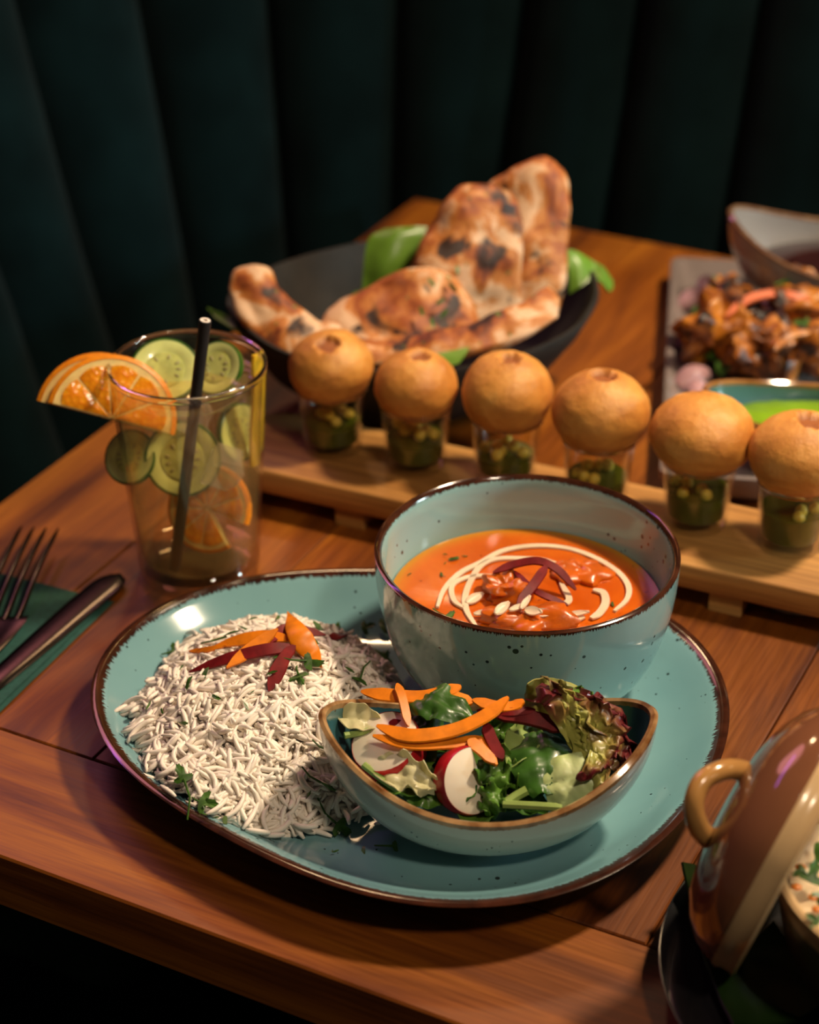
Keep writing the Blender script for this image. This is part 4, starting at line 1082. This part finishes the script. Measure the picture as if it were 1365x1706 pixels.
for x, y in ((-.112, -.022), (-.112, .022), (.110, -.022), (.110, .022)):
    mesh('foot', *box(x - .009, x + .009, y - .010, y + .010, 0, .0125), M['pine'], bd, smooth=False)
shots = [(-.0450, 1.0215, .0246, 'nearest the tumbler', 'first'), (.0036, 1.0005, .0234, 'second from the tumbler', 'second'), (.0546, .9850, .0258, 'third from the tumbler', 'third'),
         (.1045, .9600, .0270, 'fourth from the tumbler', 'fourth'), (.1570, .9350, .0284, 'fifth from the tumbler', 'fifth'), (.2050, .9120, .0272, 'farthest from the tumbler', 'last')]
looks = ['with a round brown hole facing up', 'smallest of the row, its brown hole on top', 'pale, with a seam across its belly', 'with a broad dent round its hole', 'largest of the row, its hole turned away', 'cut by the edge of the picture']
def puri(r, seed, tilt, hs, sq):
    lat, lon = 40, 56; V = []; hole = []
    rr_ = random.Random(seed); zx, zy = tilt
    hd = np.array([zx, zy, 1.0]); hd /= np.linalg.norm(hd)
    loops = []
    for i in range(lat + 1):
        a = math.pi * (i + .02) / (lat + .04); lp = []
        for j in range(lon):
            b = 2 * math.pi * j / lon
            d_ = np.array([math.sin(a) * math.cos(b), math.sin(a) * math.sin(b), math.cos(a)])
            k = 1 + .035 * nz(d_, 1.4, seed) + .014 * nz(d_, 5, seed + 3) + .007 * nz(d_, 13, seed + 9) + .006 * nz(d_, 27, seed + 2)
            k -= .018 * math.exp(-((d_[2] + .30 + .12 * nz(d_, 1.1, seed)) / .05) ** 2)
            ang = math.acos(max(-1, min(1, d_.dot(hd)))); edge = hs * (1 + .30 * nz(d_, 6, seed + 1.5)); q = (ang - edge) / .05
            w = 1 / (1 + math.exp(max(-30, min(30, q * 4)))); k -= .16 * w; k += .012 * math.exp(-(q * 1.3 - 1) ** 2)
            lp.append(d_ * r * k * (1, 1, sq)); hole.append(w)
        loops.append(lp)
    V, F = rings(loops); return V, F, hole
squash = [.86, .88, .89, .86, .76, .84]
tilts = [(-.08, -.42), (.10, -.02), (.06, -.06), (.02, .02), (-.3, .55), (.14, -.06)]; hsz = [.27, .25, .20, .26, .20, .28]
vg = lathe([(.013, .0004), (.0165, 0), (.0172, .001), (.0180, .012), (.0198, .033), (.0206, .0379), (.0193, .0379), (.0184, .033), (.0164, .012), (.0156, .0065), (.012, .0056), (.0004, .0055)], 40)
fills = [.0175, .0175, .0155, .0155, .0215, .0225]
sg = None
for i, (x, y, r, lb, od) in enumerate(shots):
    if sg is None:
        o = sg = mesh("shot_glass", *vg, M["glass"])
        mesh('lip', *lathe([(.0206, .0380), (.0209, .0390), (.0207, .0399), (.0202, .0402), (.0196, .0399), (.0192, .0390), (.0193, .0380)], 40, closed=True), M['thick_glass'], sg)
    else: o = copy_tree(sg)
    o.location = (x, y, .0282); tag(o, f'small clear shot glass {lb}, under a puri', 'glass', 'shot glasses on the serving board')
    def ri(z): return float(np.interp(z, [.0056, .0065, .012, .033, .04], [.0125, .0156, .0164, .0184, .0195]))
    z1 = fills[i]
    V, F = lathe([(.0004, .0058), (.0122, .0059), (ri(.0066) - .0001, .0068), (ri(.012) - .0001, .012), (ri(z1) - .0001, z1), (ri(z1) * .6, z1 + .0002), (.0004, z1)], 36)
    q = mesh('mint_water', V, F, M['mint'], loc=(x, y, .0282)); tag(q, f'dark green mint water in the shot glass {lb}', 'drink', 'mint water in the shot glasses')
    V, F, hole = puri(r, i * 7 + 2, tilts[i], hsz[i], squash[i])
    q = mesh('puri', V, F, M['puri'], attr={'hole': hole}); q.location = (x, y, .0282 + .0402 + math.sqrt(r * r - .0198 ** 2) * squash[i] - .0010)
    tag(q, f'golden puri ball {lb}, {looks[i]}', 'puri', 'puri balls on the shot glasses')
    rr_ = random.Random(50 + i)
    pos = []
    for k in range(60):
        if len(pos) >= (7 if i != 5 else 5): break
        a = rr_.uniform(0, 6.28) if i < 4 else rr_.uniform(2.6, 5.2) if i == 4 else rr_.uniform(4.6, 6.4); d_ = rr_.uniform(.004, ri(z1 + .003) - .0048)
        c = np.array([x + d_ * math.cos(a), y + d_ * math.sin(a), .0282 + z1 + rr_.uniform(.0010, .0062 if i < 4 else .002)])
        if all(np.linalg.norm(c - p) > .0062 for p in pos): pos.append(c)
    for k, c in enumerate(pos):
        if i == 0 and k == 0: o0 = mesh('chickpea', *blob(.0036, .0034, .0033, 3, .10, 120, 9, 12), M['chickpea'])
        else: o0 = o0.copy(); C.objects.link(o0)
        o0.location = tuple(c); o0.rotation_euler = (rr_.uniform(0, 3), rr_.uniform(0, 3), rr_.uniform(0, 3))
        tag(o0, f'yellow chickpea in the shot glass {lb}', 'chickpea', f'chickpeas in the {od} shot glass')
V, F = lathe([(.020, .0005), (.024, 0), (.026, .001), (.029, .006), (.031, .0105), (.0305, .0112), (.0290, .0105), (.026, .004), (.0005, .0035)], 48)
o = mesh('glass_dish', V, F, glassm('smoked_glass', (.10, .09, .08)), loc=(.2120, .9080, .0002)); tag(o, 'low smoked glass dish half hidden under the end of the pine board', 'dish')

# ------------------------------------------------------------------ naan in a dark shell bowl
NB = np.array([.004, 1.132, 0.0002])
n = 72; P = [(.030, .001, 0), (.036, 0, 0), (.042, .0015, 0), (.062, .012, 0), (.083, .030, 0), (.098, .050, 0), (.106, .064, 0), (.1055, .0665, 0), (.1035, .0665, 0), (.101, .063, 0), (.092, .049, 0), (.077, .030, 0), (.056, .0145, 0), (.030, .0070, 0), (.001, .0065, 0)]
loops = []
for r, z, _ in P:
    lp = []
    for j in range(n):
        a = 2 * math.pi * j / n; c, s = math.cos(a), math.sin(a)
        w = 1 + .02 * nz((c, s, z * 10), 2.2); lift = .012 * max(0, c) ** 4 + .012 * max(0, -c) ** 3 + .010 * max(0, s) ** 2
        lp.append((r * 1.12 * c * w, r * .84 * s * w, z + (lift * (z / .066) ** 2)))
    loops.append(lp)
o = mesh('bread_basket', *rings(loops), M['coconut'], loc=NB, rot=(0, 0, R(19))); tag(o, 'wide dark coconut shell bowl holding naan bread on green leaves', 'bowl')

def pxpatch(rows, n, m): return patch([[at(px, py, y=y) for px, py, y in row] for row in rows], n, m)
def rough(G, amp, s, seed):
    N = gnormals(G); H = np.array([[nz(p, s, seed) + .5 * nz(p, s * 2.3, seed + 4) for p in row] for row in G]); return G + N * (amp * H)[..., None]
def naan(rows, th, label, seed, amp=.0035, s=45, n=34, m=30):
    G = rough(pxpatch(rows, n, m), amp, s, seed); put('naan', shell(G, th, .16), M['naan'], label, 'bread')
naan([[(650, 560, 1.112), (700, 568, 1.112), (770, 572, 1.115), (880, 560, 1.125)], [(672, 480, 1.118), (725, 488, 1.114), (790, 492, 1.120), (868, 470, 1.130)], [(700, 410, 1.132), (750, 414, 1.124), (805, 412, 1.130), (872, 395, 1.140)], [(735, 352, 1.143), (775, 345, 1.136), (820, 345, 1.140), (866, 345, 1.150)], [(768, 318, 1.150), (793, 308, 1.148), (822, 308, 1.150), (852, 320, 1.156)]],
     .008, 'charred naan piece standing up in front of the tallest one', 2)
naan([[(740, 560, 1.135), (830, 565, 1.130), (890, 555, 1.132), (930, 530, 1.138)], [(755, 450, 1.150), (850, 460, 1.142), (905, 450, 1.144), (946, 440, 1.152)], [(775, 380, 1.162), (862, 380, 1.154), (910, 372, 1.156), (948, 365, 1.163)], [(800, 325, 1.172), (872, 305, 1.166), (915, 300, 1.168), (946, 315, 1.174)], [(838, 294, 1.178), (885, 268, 1.176), (912, 262, 1.177), (936, 285, 1.180)]],
     .008, 'tallest naan piece, heavily charred, rising at the back of the dark bowl', 7)
naan([[(500, 605, 1.066), (600, 605, 1.062), (700, 595, 1.066), (800, 580, 1.075)], [(522, 560, 1.080), (610, 560, 1.078), (705, 548, 1.082), (800, 540, 1.090)], [(545, 525, 1.095), (615, 505, 1.096), (710, 495, 1.098), (790, 500, 1.104)], [(570, 512, 1.104), (640, 462, 1.108), (715, 447, 1.112), (765, 470, 1.116)]],
     .007, 'naan piece with green herb flecks lying low in front of the standing ones', 11)
naan([[(512, 612, 1.058), (620, 612, 1.054), (760, 598, 1.056), (860, 572, 1.066), (928, 530, 1.088)], [(520, 588, 1.062), (625, 590, 1.058), (762, 572, 1.062), (862, 542, 1.074), (932, 498, 1.096)], [(535, 570, 1.072), (640, 572, 1.068), (770, 548, 1.074), (858, 512, 1.086), (915, 478, 1.104)]],
     .011, 'pale rolled edge of naan along the near side of the dark bowl', 17, .003, 50, 20, 46)
naan([[(384, 480, 1.098), (392, 520, 1.086), (425, 565, 1.074), (470, 592, 1.066), (520, 605, 1.064)], [(392, 452, 1.104), (412, 505, 1.090), (446, 545, 1.078), (490, 570, 1.070), (535, 585, 1.066)], [(420, 444, 1.106), (444, 488, 1.094), (474, 525, 1.084), (512, 548, 1.078), (560, 560, 1.074)], [(440, 455, 1.108), (466, 486, 1.100), (492, 514, 1.092), (525, 536, 1.086), (575, 545, 1.082)]],
     .009, 'curled naan end poking out over the rim of the dark bowl on the tumbler side', 23)
def pleaf(rows, label, m, seed, th=.0012, name='banana_leaf'):
    G = rough(pxpatch(rows, 20, 16), .001, 60, seed); put(name, shell(G, th), m, label, 'leaf')
pleaf([[(603, 490, 1.140), (640, 500, 1.138), (690, 470, 1.145)], [(606, 450, 1.146), (650, 445, 1.142), (695, 430, 1.150)], [(614, 400, 1.156), (660, 395, 1.152), (705, 395, 1.158)], [(640, 382, 1.162), (675, 378, 1.160), (712, 378, 1.164)]], 'bright green leaf piece standing behind the naan inside the dark bowl', M['banana'], 1)
pleaf([[(346, 514, 1.108), (352, 522, 1.104), (356, 528, 1.100)], [(385, 528, 1.098), (392, 545, 1.090), (396, 552, 1.086)], [(430, 552, 1.086), (436, 572, 1.076), (440, 582, 1.072)], [(500, 590, 1.070), (500, 604, 1.064), (500, 612, 1.060)], [(560, 610, 1.060), (560, 618, 1.056), (560, 622, 1.052)]], 'long green leaf tip sticking out of the dark bowl beside the tumbler', M['banana'], 2)
pleaf([[(940, 415, 1.165), (948, 450, 1.158), (950, 490, 1.150)], [(962, 420, 1.168), (968, 445, 1.160), (965, 480, 1.150)], [(985, 434, 1.170), (990, 448, 1.165), (985, 468, 1.155)], [(1004, 446, 1.166), (1008, 458, 1.160), (1000, 470, 1.152)], [(1022, 470, 1.160), (1020, 480, 1.156), (1014, 488, 1.150)]], 'green leaf tip folded over the rim of the dark bowl beside the tallest naan', M['banana'], 3)
pleaf([[(690, 598, 1.050), (700, 610, 1.046), (705, 622, 1.042)], [(735, 590, 1.052), (742, 602, 1.046), (745, 612, 1.042)], [(782, 580, 1.056), (775, 592, 1.050), (765, 606, 1.044)]], 'small green leaf corner showing under the naan at the near rim of the dark bowl', M['banana'], 4)
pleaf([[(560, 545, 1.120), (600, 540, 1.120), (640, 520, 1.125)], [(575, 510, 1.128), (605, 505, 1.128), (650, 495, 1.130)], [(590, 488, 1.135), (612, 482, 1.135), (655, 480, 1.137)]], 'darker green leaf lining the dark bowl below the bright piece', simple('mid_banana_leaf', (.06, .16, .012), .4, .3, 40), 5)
for (px, py, y) in ((735, 505, 1.085), (752, 480, 1.095), (722, 470, 1.098), (700, 520, 1.078), (765, 450, 1.10), (742, 525, 1.075), (718, 540, 1.07)):
    coriander(at(px, py, y=y), .006, rng.uniform(0, 6), up=(0, -.7, .6), lobes=2, seed=int(px), label='green herb fleck on the naan lying low in the dark bowl', group='herb flecks on the low naan')

# ------------------------------------------------------------------ platter with grilled chicken, chutney, sauce bowl
A = at(1097, 806, z=.012); B = at(1118, 428, z=.018)
pa = math.atan2(B[1] - A[1], B[0] - A[0]); Lp = math.hypot(B[0] - A[0], B[1] - A[1]); Wp = .22
pl = thing('platter', 'rectangular milky glazed slab platter with raised edges carrying grilled chicken', 'platter', (A[0], A[1], 0.0002), pa - math.pi / 2)
def rr_loop(x0, x1, y0, y1, r, z):
    o_ = []
    for cx, cy, a0 in ((x1 - r, y1 - r, 0), (x0 + r, y1 - r, 90), (x0 + r, y0 + r, 180), (x1 - r, y0 + r, 270)):
        for i in range(7): a = R(a0 + 15 * i); o_.append((cx + r * math.cos(a), cy + r * math.sin(a), z))
    return o_
mesh('tray', *rings([rr_loop(k, Wp - k, k, Lp - k, .008, z) for k, z in ((.012, 0), (.003, .004), (0, .016), (.0004, .0182), (.002, .019), (.005, .0182), (.012, .0095), (.016, .0085))]), M['slab'], pl)
def cup(prof_r, H, foot, name, m, label, loc, cat='bowl'):
    o = make_bowl(prof_r, H, foot, m, name, n=72); o.location = loc; return tag(o, label, cat)
gb = boat('sauce_bowl', .088, .055, .0720, .0480, .030, M['grey']); gb.location = (.3020, 1.2420, .0092); gb.rotation_euler = (0, 0, R(-10)); tag(gb, 'grey speckled bowl with raised ends, holding dark sauce at the far end of the platter', 'bowl')
def pool(bowl, name, a_, b_, zs, m, label, cat, wob=.0012):
    n = 60; loops = []
    for k, z in ((.3, -.018), (.80, -.014), (.985, -.0010), (.96, -.0002), (.6, 0), (.3, .0003), (.01, .0003)):
        loops.append([(a_ * k * math.cos(2 * math.pi * j / n), b_ * k * math.sin(2 * math.pi * j / n), zs + z + (wob * nz((k * math.cos(j * .2), k * math.sin(j * .2), 0), 3) if z > -.0005 else 0)) for j in range(n)])
    o = mesh(name, *rings(loops), m, loc=bowl.location, rot=bowl.rotation_euler); return tag(o, label, cat)
pool(gb, 'sauce', .068, .0430, .0390, M['sauce'], 'dark tamarind sauce inside the grey speckled bowl', 'sauce', 0)
cb = boat('chutney_bowl', .072, .036, .0455, .0360, .022, M['white_boat']); cb.location = (.2440, 1.0330, .0092); cb.rotation_euler = (0, 0, R(-9)); tag(cb, 'small boat shaped bowl, white outside and teal inside, holding green chutney', 'bowl')
pool(cb, 'chutney', .0580, .0285, .0290, M['chutney'], 'bright green chutney in the small boat shaped bowl on the platter', 'chutney')
for i, (px, py, z, rx, ry, rz, lb) in enumerate(((1195, 560, .030, .020, .022, .017, 'charred tandoori chicken piece at the pink onion end of the pile'), (1250, 520, .040, .022, .020, .015, 'tandoori chicken piece under the orange pepper strip'),
        (1215, 495, .040, .016, .016, .013, 'blackest tandoori chicken piece at the top of the pile near the sauce bowl'), (1265, 590, .030, .018, .018, .016, 'tandoori chicken piece right above the rim of the chutney bowl'),
        (1320, 585, .032, .021, .019, .018, 'yellow glazed tandoori chicken piece behind the middle of the chutney bowl'), (1315, 535, .040, .022, .019, .015, 'tandoori chicken piece under the end of the orange pepper strip'),
        (1362, 560, .034, .020, .022, .018, 'tandoori chicken piece cut off by the edge of the picture'), (1335, 490, .034, .018, .016, .014, 'tandoori chicken piece at the foot of the sauce bowl'))):
    p = at(px, py, z=z); V, F = blob(rx, ry, rz, seed=i * 3 + 1, amp=1.0, fs=62, lat=26, lon=36, pw=.75)
    zmin = min(v[2] for v in V); V = [np.array(v) + (p[0], p[1], max(p[2], .0098 - zmin)) for v in V]
    put('grilled_chicken', (V, F), M['grilled'], lb, 'chicken')
put('pepper_strip', ribbon([at(1210, 528, z=.052), at(1245, 500, z=.058), at(1290, 490, z=.060), at(1335, 498, z=.058), at(1362, 520, z=.050)], .0065, .003, n=24), simple('orange_pepper', (.62, .10, .008), .45, .2, 60), 'orange pepper strip arched over the grilled chicken', 'pepper')
put('pepper_strip', ribbon([at(1290, 585, z=.050), at(1320, 560, z=.055), at(1350, 555, z=.055)], .005, .003, n=14), M['grilled'], 'short browned pepper strip low on the grilled chicken', 'pepper')
for i, (px, py, a, lb) in enumerate(((1160, 498, .3, 'pink onion piece on the platter beside the charred chicken'), (1178, 478, 1.4, 'pink onion sliver nearest the sauce bowl'), (1155, 628, .6, 'pale onion piece on the platter beside the chutney bowl'), (1166, 655, 1.7, 'pale onion petal at the tip of the chutney bowl'), (1150, 560, 1.1, 'onion sliver between the chicken and the platter edge'))):
    p = at(px, py, z=.017); dv = np.array([math.cos(a), math.sin(a), .15]) * .012
    put('onion_piece', leaf(p - dv, p + dv, .013, curl=.25, cup=-.25, th=.0025, n=12, m=9, seed=i, blunt=.4), M['onion'], lb, 'onion')
for i, (px, py) in enumerate(((1155, 520), (1185, 600), (1345, 545), (1200, 470), (1300, 470), (1195, 615))):
    coriander(at(px, py, z=.020 if i in (0, 1, 5) else .052), .010, i * 1.3, lobes=3, seed=200 + i, label='dark herb leaf tucked among the grilled chicken pieces', group='herb leaves among the chicken')

# ------------------------------------------------------------------ korma dish with its leaning lid on a black plate
KP = np.array([.202, .598, .0002])
V, F = lathe([(.055, .001), (.060, 0), (.064, .0012), (.090, .010), (.1000, .0150), (.1003, .0160), (.0992, .0163), (.090, .0120), (.064, .0050), (.001, .0048)], 96)
o = mesh('black_plate', V, F, M['black_plate'], loc=KP); tag(o, 'black round plate under the korma dish at the corner of the table', 'plate')
KD = np.array([.2050, .6010, .0052])
kd = thing('korma_dish', 'cream rimmed clay dish full of creamy korma on the black plate', 'dish', tuple(KD))
DH, DR = .0600, .0600
n = 72
V, F = lathe([(.030, .0006), (.034, 0), (.038, .001), (.046, .010), (.054, .028), (.0575, .044), (DR - .0015, DH - .010)], n); mesh('body', *lathe([(.030, .0006), (.034, 0), (.038, .001), (.046, .010), (.054, .028), (.0575, .044), (DR - .0015, DH - .010), (DR - .006, DH - .010), (.052, .040), (.040, .012), (.001, .008)], n), simple('dark_clay', (.05, .03, .014), .3, .3, 30, coat=.3), kd)
mesh('rim', *lathe([(DR - .0055, DH - .0101), (DR - .0012, DH - .0102), (DR + .0002, DH - .004), (DR, DH - .001), (DR - .0015, DH), (DR - .0035, DH - .0006), (DR - .0048, DH - .004)], n, closed=True), M['pot_cream'], kd)
loops = []
for r in (.001, .012, .024, .036, .046, .0535):
    loops.append([(r * math.cos(2 * math.pi * j / 60), r * math.sin(2 * math.pi * j / 60), DH - .0085 + .006 * (1 - (r / .0545) ** 2) + .0022 * nz((r * math.cos(2 * math.pi * j / 60), r * math.sin(2 * math.pi * j / 60), 0), 90)) for j in range(60)])
loops.append([(.050 * math.cos(2 * math.pi * j / 60), .050 * math.sin(2 * math.pi * j / 60), DH - .020) for j in range(60)])
o = mesh('korma', *rings(loops), M['korma'], loc=tuple(KD)); tag(o, 'creamy pale korma sprinkled with coriander in the clay dish', 'curry')
for i, (px, py, s) in enumerate(((1358, 1418, .008), (1350, 1470, .0095), (1364, 1540, .006), (1340, 1450, .005), (1363, 1488, .006))):
    coriander(at(px, py, z=KD[2] + DH - .0005), s, i * 1.2, lobes=3, seed=300 + i, label='bright green coriander piece on the creamy korma', group='coriander on the korma')
for i, (px, py) in enumerate(((1334, 1445), (1355, 1495), (1362, 1515), (1328, 1478))):
    V, F = blob(.0022, .0020, .0010, i, .2, lat=7, lon=10); p = at(px, py, z=KD[2] + DH - .0012); put('spice_drop', ([np.array(v) + p for v in V], F), M['spice'], 'orange spice drop on the creamy korma', 'spice', 'spice drops on the korma')

# lid: a shallow dome standing on its edge and leaning on the dish
fwv = np.array([0, math.cos(PITCH), -math.sin(PITCH)]); upv = np.array([0, math.sin(PITCH), math.cos(PITCH)])
lax = np.array([-.875, 0, 0]) + upv * .483 - fwv * (-.26); lax /= np.linalg.norm(lax)
LR = .0590
lc = at(1308, 1393, y=.624)
e1, e2, ax = basis(lax, (0, 0, 1.0))
lid = thing('lid', 'glazed brown clay lid with a loop handle leaning on the korma dish', 'lid', tuple(lc))
P = [(LR - .0065, .0022), (LR - .0035, .0002), (LR - .001, -.0008), (LR, .0008), (LR * .985, .0045), (LR * .93, .0105), (LR * .82, .0170), (LR * .66, .0222), (LR * .48, .0252), (LR * .3, .0266), (LR * .12, .0272), (.0005, .0273)]
V, F = lathe(P, 72); mesh('dome', xf(V, (0, 0, 0), e1, e2, ax), F, M['pot'], lid)
V, F = lathe([(LR - .0020, .0016), (LR + .0004, .0012), (LR + .0006, -.0010), (LR - .0004, -.0030), (LR - .0004, -.0065), (LR + .0006, -.0080), (LR - .0010, -.0092), (LR - .0034, -.0080), (LR - .0040, -.002)], 72, closed=True); mesh('rim_band', xf(V, (0, 0, 0), e1, e2, ax), F, M['pot_cream'], lid)
V, F = lathe([(.0005, .0225), (LR * .4, .0210), (LR * .66, .0178), (LR * .82, .0125), (LR * .92, .0055), (LR - .0065, .0015), (LR - .0055, -.0004), (LR - .0030, -.0010), (LR - .0016, -.0004), (LR - .0035, .0006), (LR - .0060, .0026)], 72); mesh('inner_glaze', xf(V, (0, 0, 0), e1, e2, ax), F, M['pot_cream'], lid)
hp = [at(1262, 1300, y=.634), at(1238, 1284, y=.630), at(1205, 1283, y=.624), at(1170, 1302, y=.618), at(1156, 1340, y=.612), at(1165, 1378, y=.610), at(1188, 1402, y=.612), at(1218, 1418, y=.617)]
mesh('handle', *tube(cr([p - lc for p in hp], 34), list(np.interp(np.linspace(0, 1, 34), [0, .12, .5, .88, 1], [.0056, .0044, .0040, .0046, .0060])), 14), M['pot_handle'], lid)
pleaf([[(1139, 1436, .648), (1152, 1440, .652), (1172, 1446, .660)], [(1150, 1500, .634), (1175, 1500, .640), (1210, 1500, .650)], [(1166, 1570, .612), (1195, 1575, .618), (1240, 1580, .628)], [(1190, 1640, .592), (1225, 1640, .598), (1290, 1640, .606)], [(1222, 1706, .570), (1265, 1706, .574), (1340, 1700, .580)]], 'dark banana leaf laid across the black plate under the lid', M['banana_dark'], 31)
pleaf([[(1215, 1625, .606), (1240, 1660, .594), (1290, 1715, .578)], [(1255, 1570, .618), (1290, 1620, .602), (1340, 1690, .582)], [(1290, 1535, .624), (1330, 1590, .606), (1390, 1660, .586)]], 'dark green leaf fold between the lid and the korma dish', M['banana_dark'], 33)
